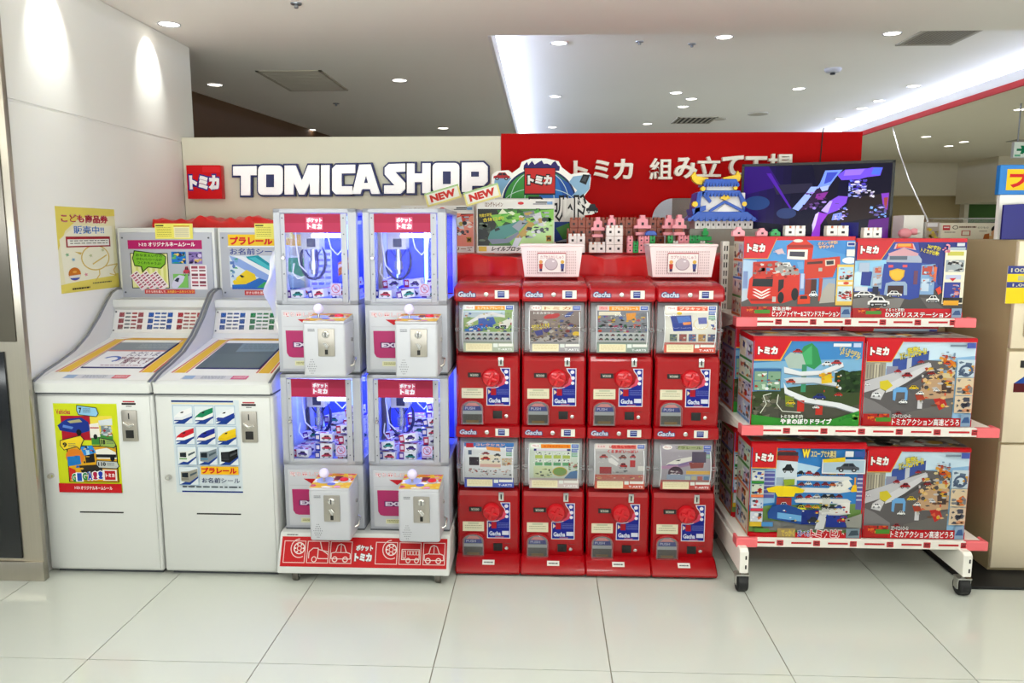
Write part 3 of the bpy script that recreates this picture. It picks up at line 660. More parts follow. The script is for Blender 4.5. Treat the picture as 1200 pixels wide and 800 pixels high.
for i, (ch, c) in enumerate(zip('GIGA!!', ('2a9a5a', '2f62c0', '3a9a50', '2a4ac0', 'c02a5a', '2a4ac0'))): a.text(ch, 135 + i * 37, 545 - i * 4, 168 + i * 37, 600 - i * 4, c, .06, 'ffffff', .06)
a.rect(352, 515, 450, 590, 'f4f2ee'); a.rect(366, 522, 440, 585, 'c81f30'); a.text('トミカ', 372, 540, 434, 566, 'ffffff', .04)
a.rect(40, 612, 478, 675, 'cf1f2c'); a.text('トミカ', 150, 632, 185, 652, 'ffffff', .04); a.text('オリジナルネームシール', 192, 630, 412, 655, 'ffffff', .02)
a.front('door_poster', k1, .076, -.0066, .753, .272, .384)
k2, pl = kiosk(-1.615, 'sticker kiosk beside the crane games with train pictures on its door', 2)
a = Art(110, 240, 722, 740); a.rect(115, 245, 715, 335, 'f6cf2e'); a.text('プラレール', 130, 262, 440, 328, 'e0202a', .06); a.rect(110, 335, 715, 345, 'f4f4f0'); a.text('お名前シール', 125, 355, 500, 405, '2b4a9c', .03)
a.rect(118, 412, 710, 665, 'dfeaf2'); a.poly([(240, 420), (330, 410), (468, 520), (468, 600), (300, 500)], '19a6b4'); a.poly([(260, 430), (310, 425), (440, 520), (420, 540)], '57c8d0'); a.poly([(120, 412), (200, 440), (468, 600), (468, 640), (380, 620), (150, 480)], '9fb8ea'); a.poly([(150, 412), (220, 420), (460, 560), (440, 590)], 'f2f4f8')
a.poly([(135, 620), (160, 590), (240, 525), (300, 560), (310, 600), (240, 640), (150, 655)], 'f2d422'); a.poly([(185, 570), (200, 565), (225, 580), (205, 590)], '2a2a30'); a.poly([(130, 645), (230, 640), (330, 590), (468, 640), (468, 668), (130, 668)], '2a7ac8'); a.poly([(310, 668), (370, 620), (468, 668)], '3fae6a'); a.busy(122, 430, 180, 610, ('8ab4dc', '3fae6a', 'c8dcec', '6a8ac8'), 12, (10, 30), 9)
a.poly([(468, 520), (710, 640), (710, 668), (468, 668)], '9fb8ea'); a.poly([(468, 430), (710, 430), (710, 610), (468, 500)], '3fae6a'); a.rect(130, 668, 710, 680, '2f6ac0'); a.rect(220, 690, 640, 728, 'd24a4a'); a.text('好きな柄を選んで、', 230, 698, 400, 720, 'ffe8e0', .02); a.text('お名前シールをつくろう!', 408, 698, 632, 720, 'ffe06a', .02)
a.front('marquee_print', k2, .055, .6935, 1.455, .42, .31)
a = Art(55, 55, 540, 705, 'dfe8ee'); a.rect(55, 58, 500, 70, '22408f'); a.rect(95, 692, 540, 703, '22408f'); a.rect(55, 74, 500, 84, 'efe6c8')
TR = (('f4f4f6', 'e6e8ee'), ('1f8f68', 'f4f4f4'), ('f0f2f6', '2a4aa8'), ('d42a3a', 'f4f4f4'), ('2a3aa0', 'f4ece0'), ('f0d020', 'e8c818'), ('e8ebe8', '58a04a'), ('8f9aa2', '4a94b4'), ('2a2c30', '44474c'), ('a9a79c', '8a8a80'))
for i, (c1, c2) in enumerate(TR):
    r, cN = divmod(i, 3); x, y = 62 + cN * 152 + r * 7, 92 + r * 142; a.rect(x, y, x + 144, y + 132, 'a9c4dc'); a.rect(x + 4, y + 4, x + 140, y + 128, 'e6edf2'); a.poly([(x + 4, y + 128), (x + 40, y + 110), (x + 140, y + 60), (x + 140, y + 80), (x + 80, y + 128)], '1f4a9c')
    if i < 6: a.train(x + 6, y + 14, 132, 96, c1, c2)
    else:
        a.poly([(x + 16, y + 38), (x + 74, y + 34), (x + 74, y + 112), (x + 16, y + 104)], c1); a.poly([(x + 74, y + 34), (x + 138, y + 14), (x + 138, y + 70), (x + 74, y + 112)], c1 if i != 8 else '1c1d20'); a.poly([(x + 22, y + 46), (x + 68, y + 43), (x + 68, y + 78), (x + 22, y + 76)], '23303a' if i != 8 else '3a3c40')
        a.rect(x + 18, y + 84, x + 72, y + 92, c2); a.poly([(x + 82, y + 54), (x + 132, y + 34), (x + 132, y + 46), (x + 82, y + 70)], '5a6a74' if i != 8 else '55585c')
a.rect(245, 515, 518, 572, 'f6c428'); a.text('プラレール', 252, 522, 505, 566, 'd42028', .06); a.text('お名前シール', 248, 595, 525, 632, '26346e', .035); a.lines(105, 655, 530, 666, 1, '5a6470', .9)
a.front('door_poster', k2, .074, -.0066, .772, .285, .398)
# notices stuck on top of the kiosks, cloth behind them
for X, lab, i in ((-1.92, 'yellow paper notice on top of the kiosk with yellow car poster', 0), (-1.42, 'yellow paper notice on top of the kiosk with train pictures', 1)):
    t = thing('paper_notice', (X, KY0 + .692, 1.43), lab, 'notice'); B().box(0, .19, .0, .0012, 0, .075).done('sheet', 'box_white', t)
    a = Art(0, 0, 430, 150, 'f5ec7c'); a.rect(10, 14, 100, 26, '3a3820'); a.lines(20, 36, 185, 138, 6, 'a89c30', .25); a.rect(215, 20, 395, 140, 'f4eec0'); a.rect(215, 20, 395, 32, 'd8a838')
    for r in range(5): a.rect(228, 46 + r * 18, 384, 58 + r * 18, 'ddd6b8', r > 0)
    a.front('print', t, 0, -.0003, .075, .19, .075)
def cloth(name, x0, x1, y0, y1, ztop, zbot, label, m, nx=80, amp=.012, seed=3, sag=None, skirt=None):
    r = random.Random(seed); ph = [r.uniform(0, 6.28) for _ in range(8)]; b = B(); rows = []
    prof = [(y1, zbot), (y1, ztop)] + [(y1 + (y0 - y1) * i / 8, ztop) for i in range(1, 9)] + [(y0 - .012, ztop - .012)] + [(y0 - .016, ztop + (zbot - ztop) * i / 10) for i in range(1, 11)]
    for j, (y, z) in enumerate(prof):
        row = []
        for i in range(nx + 1):
            x = x0 + (x1 - x0) * i / nx; f = sum(math.sin(x * fq + ph[k]) / (k + 1) for k, fq in enumerate((9, 17, 31, 52)))
            drop = min(1, max(0, (ztop - z) / .25)); dz = dy = 0
            if j >= 10: dy = -amp * f * (.35 + drop * 1.6) - .01 * drop
            elif j >= 2:
                dz = amp * .35 * (math.sin(x * 14 + y * 21 + ph[5]) + .7 * math.sin(x * 33 - y * 40 + ph[6])) + (sag(x, y) if sag else 0)
            row.append(b.bm.verts.new((x, y + dy, z + dz)))
        rows.append(row)
    for a_, c_ in zip(rows, rows[1:]):
        for i in range(nx): b.bm.faces.new((a_[i], a_[i + 1], c_[i + 1], c_[i]))
    for side in (0, nx):
        rr = [row[side] for row in rows]; b.bm.faces.new(rr if side else rr[::-1])
    bmesh.ops.recalc_face_normals(b.bm, faces=b.bm.faces[:])
    o = b.done(name, m, smooth=60); return tag(o, label, 'cloth')
cloth('satin_cloth', -2.1, -1.36, 4.10, 4.5, 1.52, .01, 'crumpled red satin cloth heaped behind the two sticker kiosks', 'cloth_satin', 90, .014, 5, lambda x, y: .016 * math.sin((x + 2.1) * 4.2) + .007 * math.sin(x * 23 + y * 9) + .008 * math.sin(x * 47 - y * 17) + .006 * math.sin(x * 71 + y * 60))
# clear plastic cover drooping beside the crane games
t = thing('plastic_cover', (-1.13, 3.16, 1.03), 'crumpled clear plastic sheet hanging on the left side of the crane games', 'plastic sheet')
b = B(); rows = []
for j in range(15):
    v = j / 14; row = []; wd = .012 + .055 * math.sin(math.pi * min(1, v * 1.02)) ** .7 + .007 * math.sin(15 * v)
    for i in range(9):
        u = i / 8; row.append(b.bm.verts.new((.034 - wd * (1 - u), .02 + .10 * u + .016 * math.sin(9 * v + 8 * u) + .006 * math.sin(23 * v - 11 * u), .37 - v * .36 + .006 * math.sin(9 * u + 11 * v))))
    rows.append(row)
for r0, r1 in zip(rows, rows[1:]):
    for i in range(8): b.bm.faces.new((r0[i], r0[i + 1], r1[i + 1], r1[i]))
b.done('sheet', 'film', t, smooth=80)
# ================================================================ crane games: four cabinets on one wheeled base
CW, CD, CH, CY = .338, .40, .672, 3.10
def make_crane():
    t = thing('crane_game', (0, 0, 0), '', 'crane game', 'stacked white crane games')
    B().box(.0, CW, .004, CD, 0, .285, 0, .004).done('lower_body', 'cool_white', t)
    B().box(.0, CW, .002, CD, .0, .006).done('seam_strip', 'seam', t)
    b = B()                                                         # upper frame: posts and roof
    b.box(0, .028, 0, .035, .285, CH, 0, .003); b.box(.302, CW, 0, .035, .285, CH, 0, .003)
    b.box(0, .02, CD - .02, CD, .285, CH, 0, .002); b.box(CW - .02, CW, CD - .02, CD, .285, CH, 0, .002)
    b.box(0, CW, 0, CD, CH - .018, CH, 0, .003); b.box(0, CW, 0, .03, .285, .305, 0, .003)
    b.box(0, .014, .03, CD, .285, .305); b.box(CW - .014, CW, .03, CD, .285, .305)
    b.done('frame', 'cool_white', t)
    d = B(); d.box(.03, .048, -.006, .006, .295, CH - .02, 0, .002); d.box(.276, .300, -.006, .006, .295, CH - .02, 0, .002); d.box(.048, .276, -.006, .006, .295, .312, 0, .002)
    door = d.done('door_frame', 'cool_white', t)
    b = B()
    for x in (.039, .288):
        for z in (.33, .41, .49, .57, .635): b.lathe([(.0028, 0), (.0028, .002), (0, .0028)], (x, -.006, z), 'y', 8)
    b.done('screws', 'seam', door)
    b = B(); b.lathe([(.008, 0), (.008, .008), (.005, .012), (0, .012)], (.040, -.006, .475), 'y', 12); b.done('door_lock', 'chrome', door)
    B().box(.048, .276, -.001, .001, .312, CH - .095).done('front_pane', 'glass', t)
    for x in (.002, CW - .004): B().box(x, x + .002, .036, CD - .02, .305, CH - .018).done('side_pane', 'glass', t)
    B().box(.02, CW - .02, CD - .008, CD - .002, .305, CH - .018).done('back_panel', 'crane_back', t)
    b = B(); b.box(.19, .205, CD - .02, CD - .008, .305, CH - .02); b.box(.06, .066, CD - .012, CD - .008, .305, CH - .02); b.done('back_rib', 'led_cyan', t)
    B().box(.014, CW - .014, .006, CD - .008, .285, .300).done('prize_floor', 'crane_side', t)
    a = Art(100, 55, 620, 230, 'b83a60'); a.rect(100, 55, 620, 140, 'ac3054'); a.rect(300, 88, 455, 205, 'd86a8c'); a.text('ポケット', 306, 92, 450, 138, 'f6f4ff', .07); a.text('トミカ', 310, 146, 448, 198, 'f6f4ff', .08)
    h = B().box(.048, .276, -.004, .004, CH - .095, CH - .02).done('header', 'pink_panel', t); a.front('header_print', h, .048, -.0042, CH - .02, .228, .075, 'print_lit')
    B().box(.15, .275, .012, .03, CH - .116, CH - .1, 0, .004).done('light_tube', 'lamp_cool', t)
    B().box(.31, .318, .045, .053, .31, CH - .03).done('light_strip', 'led_blue', t)
    # gantry and claw
    b = B(); b.box(.02, CW - .02, .17, .185, CH - .06, CH - .045); b.box(.06, .072, .03, CD - .02, CH - .042, CH - .03); b.done('gantry_rail', 'grey_plastic', t)
    cx, cy = .115, .15
    cr = B().box(cx - .04, cx + .04, cy - .04, cy + .04, CH - .165, CH - .075, 0, .004).done('carriage', 'grey_plastic', t)
    B().box(cx - .014, cx + .022, cy - .0415, cy - .039, CH - .155, CH - .12).done('motor_cover', 'claw_dark', cr)
    cl = B(); cl.cyl((cx, cy, CH - .165), (cx, cy, CH - .215), .013, 12); cl.cyl((cx, cy, CH - .215), (cx, cy, CH - .25), .020, 12); cl.cyl((cx, cy, CH - .25), (cx, cy, CH - .27), .012, 10); clw = cl.done('claw_hub', 'claw_metal', t)
    for ang in (185, 355, 90):
        dx, dy = math.cos(math.radians(ang)), math.sin(math.radians(ang))
        B().tube([(cx + dx * r, cy + dy * r, CH - z) for r, z in ((.012, .20), (.040, .155), (.052, .185), (.053, .23), (.042, .262), (.022, .285), (.003, .292))], [.003, .004, .0065, .007, .007, .006, .005], 8).done('claw_prong', 'claw_dark', clw)
    for pts, r in (([(.05, .12, CH - .05), (.055, .11, CH - .14), (.07, .1, CH - .23), (.095, .11, CH - .26)], .003), ([(.165, .18, CH - .08), (.18, .19, CH - .16), (.205, .2, CH - .19), (.23, .22, CH - .16), (.235, .24, CH - .09)], .003), ([(.06, .06, CH - .22), (.055, .055, CH - .26), (.075, .05, CH - .285), (.1, .06, CH - .275)], .0025)):
        B().tube([Vector(pts[0]).lerp(Vector(pts[0]), 0)] + [Vector(p) for p in pts[1:]], r, 6).done('cable', 'cable_white', t)
    # chute panel on the lower body
    B().box(.018, .17, -.002, .006, .018, .262, 0, .002).done('chute_panel', 'white_plastic', t)
    ch = B().prism([(.034, .178), (.17, .178), (.17, .066), (.06, .066), (.045, .07), (.036, .085)], -.005, -.001, 'y', bev=.001).done('chute_flap', 'magenta', t)
    a = Art(0, 0, 130, 60); a.rect(20, 14, 130, 46, '8a2f70'); a.text('EXIT', 26, 18, 124, 42, 'e8dcec', .05, '4a3a80', .06); a.front('chute_print', ch, .045, -.0054, .142, .115, .045)
    a = Art(45, 220, 215, 400); a.text('取り出し口', 48, 226, 200, 270, 'd8485a', .04, 'd8485a', .05); a.text('取り出し口', 48, 226, 200, 270, 'f6e8ea', .02); a.poly([(118, 298), (200, 298), (160, 355)], 'cf2236'); a.rect(45, 370, 215, 373, 'c4c4cc'); a.front('chute_label', t, .025, -.0024, .256, .14, .072)
    a = Art(0, 0, 90, 34, 'e4e2c0'); a.lines(8, 8, 80, 28, 2, '8a8a50', .5); a.front('id_label', t, .068, -.0024, .052, .07, .02)
    # control box with coin unit
    x0, x1, y0, zt = .150, .318, -.15, .240
    cb = B().box(x0, x1, y0, .004, .010, zt - .012, 0, .012, 3).done('control_box', 'white_plastic', t)
    tp = B().prism([(y0, zt - .014), (y0 + .004, zt - .006), (-.002, zt + .008), (-.002, zt - .014)], x0 + .002, x1 - .002, 'x', bev=.002).done('control_top', 'white_plastic', t)
    a = Art(0, 0, 168, 146, 'f4c63a'); a.busy(2, 2, 166, 144, ('f08a3a', 'f6e070', 'ffffff', 'e85a8a', 'f4b0c8', 'e8a020', 'f7d64a'), 60, (10, 28), 3); a.ell(48, 72, 36, 34, 'c8d0f4'); a.ell(130, 70, 26, 24, 'f8f4ee'); a.rect(84, 30, 116, 70, '8a2050'); a.ell(84, 110, 18, 14, '7a86d8')
    u = Vector((0, .148, .014)).normalized(); n = Vector((0, -u.z, u.y)); a.build('control_print', tp, Vector((x0 + .003, -.002, zt + .0082)) + n * .0006, X_, -u, x1 - x0 - .006, .146)
    b = B(); b.cyl((x0 + .048, -.085, zt), (x0 + .048, -.085, zt + .03), .005, 8); js = b.done('joystick', 'chrome', t); B().ball((x0 + .048, -.085, zt + .036), .021).done('joystick_ball', 'joy_ball', js)
    b = B(); b.lathe([(.018, 0), (.018, .008), (.013, .012), (0, .013)], (x0 + .128, -.075, zt + .002), 'z', 18); b.done('button', 'sign_red', t)
    b = B(); b.lathe([(.023, 0), (.023, .004), (.018, .005)], (x0 + .128, -.075, zt), 'z', 20); b.done('button_ring', 'white_plastic', t)
    cp = B().box(x0 + .062, x0 + .128, y0 - .005, y0 + .002, .095, .205, 0, .003).done('coin_plate', 'brushed', cb)
    xm = x0 + .095
    b = B(); b.lathe([(.014, 0), (.014, .006), (.01, .009), (0, .009)], (xm, y0 - .005, .182), 'y', 16); b.done('coin_head', 'chrome', cp)
    B().box(xm - .0016, xm + .0016, y0 - .016, y0 - .012, .173, .192).done('coin_slot', 'black', cp)
    B().prism([(xm - .012, .150), (xm + .002, .152), (xm + .012, .138), (xm + .004, .124), (xm - .002, .132), (xm - .008, .142)], y0 - .016, y0 - .005, 'y', bev=.0015).done('reject_lever', 'chrome', cp)
    B().box(xm - .006, xm + .006, y0 - .0062, y0 - .004, .103, .122).done('coin_return', 'black', cp)
    a = Art(0, 0, 80, 110)
    for i, k in enumerate((2, 3, 4, 6, 5, 4, 2)):
        for j in range(k): a.ell(40 + (j - (k - 1) / 2) * 12, 6 + i * 16, 3, 3.4, '6a6c74', 8, j > 0)
    a.front('speaker_holes', cb, x0 + .012, y0 - .0003, .085, .045, .062)
    a = Art(0, 0, 60, 30); a.lines(0, 4, 55, 28, 2, '7a7c84', .5); a.front('small_print', cb, x0 + .022, y0 - .0003, .205, .03, .016)
    b = B(); b.lathe([(.008, 0), (.008, .006), (0, .007)], (x1, -.05, .15), 'x', 12); b.done('box_lock', 'chrome', cb)
    b = B(); b.tube([(x1, -.075, .045), (x1 + .012, -.07, .05), (x1 + .012, -.03, .07), (x1, -.025, .075)], .004, 6); b.done('box_latch', 'chrome', cb)
    # no-hands sticker on the pane
    a = Art(0, 0, 100, 110); a.rect(0, 0, 100, 110, 'cfc8f0'); a.ring(50, 46, 40, 40, 6, 'c8587a'); a.line([(24, 20), (76, 72)], 6, 'c8587a'); a.busy(34, 28, 66, 64, ('a09ac8', '8a84b8'), 6, (6, 12), 3); a.lines(6, 94, 94, 106, 1, 'b08ab8', .8); a.front('pane_sticker', t, .226, -.0014, .372, .044, .05)
    l = bpy.data.lights.new('crane_lamp', 'AREA'); l.shape = 'RECTANGLE'; l.size = .25; l.size_y = .25; l.energy = CRANE_W; l.color = (.22, .28, 1)
    o = bpy.data.objects.new('crane_lamp', l); C.objects.link(o); o.parent = t; o.location = (CW / 2, .22, CH - .022)
    return t
crane0 = make_crane()
CX = (-1.093, -.729); CZ = (.205, .882)
spots = ((0, 1, 'upper left crane game, next to the hanging plastic sheet'), (1, 1, 'upper right crane game, beside the red capsule machines'), (0, 0, 'lower left crane game above the red base panel'), (1, 0, 'lower right crane game, filled with the tallest prize pile'))
for i, (cx, cz, lab) in enumerate(spots):
    o = crane0 if i == 0 else copy_tree(crane0); o.location = (CX[cx], CY, CZ[cz]); o['label'] = 'white ' + lab
# printed cards inside the upper left cabinet are prizes' back cards
for X, Y, Z, rz, lab, sd in ((CX[0] + .10, CY + .30, CZ[1] + .302, .25, 'white printed card standing in the upper left crane game', 1), (CX[0] + .215, CY + .33, CZ[1] + .302, -.3, 'blue and orange card standing in the upper left crane game', 2)):
    t = thing('display_card', (X, Y, Z), lab, 'card', rz=rz); B().box(-.05, .05, 0, .002, 0, .20).done('sheet', 'box_white', t)
    a = Art(0, 0, 100, 200, 'dfe4f4' if sd == 1 else '3a5ac8')
    if sd == 1:
        for r in range(7):
            for q in range(3): a.rect(10 + q * 30, 14 + r * 26, 34 + q * 30, 26 + r * 26, ('8a94c8', 'b0b8dc', 'a8a0d0')[(r + q) % 3], r + q > 0)
    else: a.poly([(0, 60), (100, 10), (100, 60), (0, 120)], 'e08a4a'); a.poly([(0, 70), (100, 24), (100, 34), (0, 84)], 'f0d8c0'); a.busy(5, 110, 95, 195, ('6a8ae0', '2a3a9a', 'b0c0f0'), 16, (10, 24), 2)
    a.front('print', t, -.05, -.0003, .20, .10, .20)
# prizes: small toy car boxes
def prize_mesh(v):
    b = B(); L, D, H = .074, .036, .033; b.box(-L / 2, L / 2, -D / 2, D / 2, 0, H, 0, .0012, 1); o = b.done('prize_box', 'box_white', smooth=0)
    cols = (('c03a6a', '5a3a9a'), ('3a4ab8', 'd0486a'), ('7a4ab0', '3aa0a0'))[v]
    a = Art(0, 0, 74, 33, 'f6f4fa'); a.rect(0, 0, 22, 33, cols[0]); a.rect(4, 8, 18, 24, 'f0e4f0'); a.car(28, 6, 42, 22, cols[1]); a.front('front_print', o, -L / 2, -D / 2 - .0003, H, L, H)
    a = Art(0, 0, 74, 36, 'f2eef8'); a.rect(0, 0, 74, 8, cols[0]); a.car(10, 12, 40, 20, cols[1]); a.rect(56, 14, 70, 30, cols[0]); a.build('top_print', o, (-L / 2, D / 2, H + .0003), X_, (0, -1, 0), L, D)
    return o
protos = [prize_mesh(v) for v in range(3)]
for o in protos:
    for k in [o] + list(o.children): C.objects.unlink(k)
names = {(0, 1): 'upper left', (1, 1): 'upper right', (0, 0): 'lower left', (1, 0): 'lower right'}
for (cx, cz), nm in names.items():
    r = random.Random(cx * 7 + cz * 3 + 2)
    for i in range(3):
        for j in range(5):
            if cz: n = (1, 1, 1, 2, 2)[j] if not (cx == 0 and i < 2 and j > 2) else 0
            else: n = ((2 if cx else 1, 1, 1, 2, 2), (3, 1, 1, 4, 4), (5, 4, 5, 6, 6))[i][j] - (cx == 0 and i == 2)
            for k in range(n):
                o = copy_tree(r.choice(protos)); tall = .0345
                o.location = (CX[cx] + .070 + i * .096 + r.uniform(-.006, .006), CY + .05 + j * .055 + r.uniform(-.004, .004), CZ[cz] + .3008 + k * tall)
                o.rotation_euler = (0, 0, r.uniform(-.16, .16)); top = k == n - 1
                if top: o.rotation_euler = (r.uniform(-.08, .08), r.uniform(-.22, .05), r.uniform(-.3, .3)); o.location.z += .009
                tag(o, 'small toy car box in the prize pile of the %s crane game' % nm, 'toy box', 'prizes in the %s crane game' % nm)
# wheeled base
BX0, BX1 = -1.109, -.384
t = thing('wheeled_trolley', ((BX0 + BX1) / 2, CY, 0), 'wheeled white trolley with red picture panel under the crane games', 'trolley')
hw = (BX1 - BX0) / 2; prof = [(-.085, .046), (-.085, .070), (-.025, .200), (-.01, .204), (.40, .204), (.40, .046)]
B().prism(prof, -hw, hw, 'x', bev=.004).done('housing', 'white_paint', t)
u = Vector((0, .06, .13)).normalized(); n = Vector((0, -u.z, u.y))
a = Art(35, 470, 1020, 650, 'cf2129')
def tile(x, kind):
    a.frame(x, 495, x + 130, 628, 4, 'f2dcd8')
    if kind == 0:
        a.ring(x + 92, 540, 52, 58, 5, 'f2dcd8', 20, 60, 270); a.ring(x + 92, 540, 34, 36, 6, 'f6ecea'); a.ring(x + 92, 540, 15, 16, 5, 'f2dcd8', 16)
        for i in range(6): a.ell(x + 92 + 23 * math.cos(i * 1.047), 540 + 24 * math.sin(i * 1.047), 5, 5, 'f6ecea', 8, i > 0)
    elif kind == 1: a.line([(x + 12, 600), (x + 12, 560), (x + 35, 538), (x + 66, 538), (x + 66, 600), (x + 128, 600)], 5, 'f2dcd8'); a.line([(x + 66, 545), (x + 128, 560)], 5, 'f2dcd8'); a.line([(x + 75, 500), (x + 90, 550), (x + 128, 575)], 5, 'f2dcd8'); a.ring(x + 45, 605, 16, 18, 5, 'f2dcd8', 16)
    elif kind == 2:
        a.line([(x + 8, 600), (x + 8, 566), (x + 34, 560), (x + 44, 520), (x + 62, 510), (x + 82, 520), (x + 96, 560), (x + 120, 568), (x + 122, 600), (x + 8, 600)], 5, 'f2dcd8'); a.line([(x + 36, 562), (x + 96, 562)], 4, 'f2dcd8'); a.line([(x + 64, 512), (x + 64, 562)], 4, 'f2dcd8')
        for w_ in (30, 92): a.ring(x + w_, 603, 17, 18, 6, 'f2dcd8', 16)
    else:
        a.frame(x + 14, 535, x + 122, 600, 5, 'f2dcd8'); a.frame(x + 22, 545, x + 40, 592, 4, 'f2dcd8')
        for i in range(4): a.frame(x + 48 + i * 18, 545, x + 64 + i * 18, 570, 3, 'f2dcd8')
        for w_ in (55, 105): a.ring(x + w_, 603, 14, 16, 5, 'f2dcd8', 16)
for x, kd in ((50, 0), (190, 1), (328, 2), (598, 0), (738, 3), (880, 2)): tile(x, kd)
a.text('ポケット', 482, 515, 582, 550, 'f4f2f2', .05, 'a0a0a8', .04); a.text('トミカ', 476, 565, 578, 612, 'f4f2f2', .06, 'a0a0a8', .04)
a.build('base_print', t, Vector((-hw + .012, -.0320, .185)) + n * .0012, X_, -u, 2 * hw - .024, .122)
a = Art(0, 0, 80, 20); a.lines(0, 4, 76, 18, 1, '6a6c70', .8); a.build('plate_label', t, Vector((-hw + .03, -.0272, .1955)) + n * .0014, X_, -u, .05, .008)
def caster(t, x, y, r, mw='rubber', wd=.022, yaw=0.):
    b = B(); b.cyl((x, y, r * 2 + .012), (x, y, r * 1.6), .008, 8); b.box(x - wd / 2 - .005, x - wd / 2 - .002, y - r * .5, y + r * .5, r * .8, r * 2, 0, .001, 1); b.box(x + wd / 2 + .002, x + wd / 2 + .005, y - r * .5, y + r * .5, r * .8, r * 2, 0, .001, 1); b.box(x - wd / 2 - .006, x + wd / 2 + .006, y - r * .6, y + r * .6, r * 2 - .002, r * 2 + .004)
    o = b.done('caster', 'chrome', t)
    b = B(); b.lathe([(r * .3, -wd / 2), (r * .9, -wd / 2), (r, -wd / 2 + .004), (r, wd / 2 - .004), (r * .9, wd / 2), (r * .3, wd / 2)], (x, y, r), 'x', 20); b.done('wheel', mw, o)
    b = B(); b.cyl((x - wd / 2 - .004, y, r), (x + wd / 2 + .004, y, r), r * .34, 10); b.done('hub', 'grey_metal', o)
for x in (-hw + .07, hw - .05):
    for y in (-.05, .34): caster(t, x, y, .0225, 'steel_dark', .024)
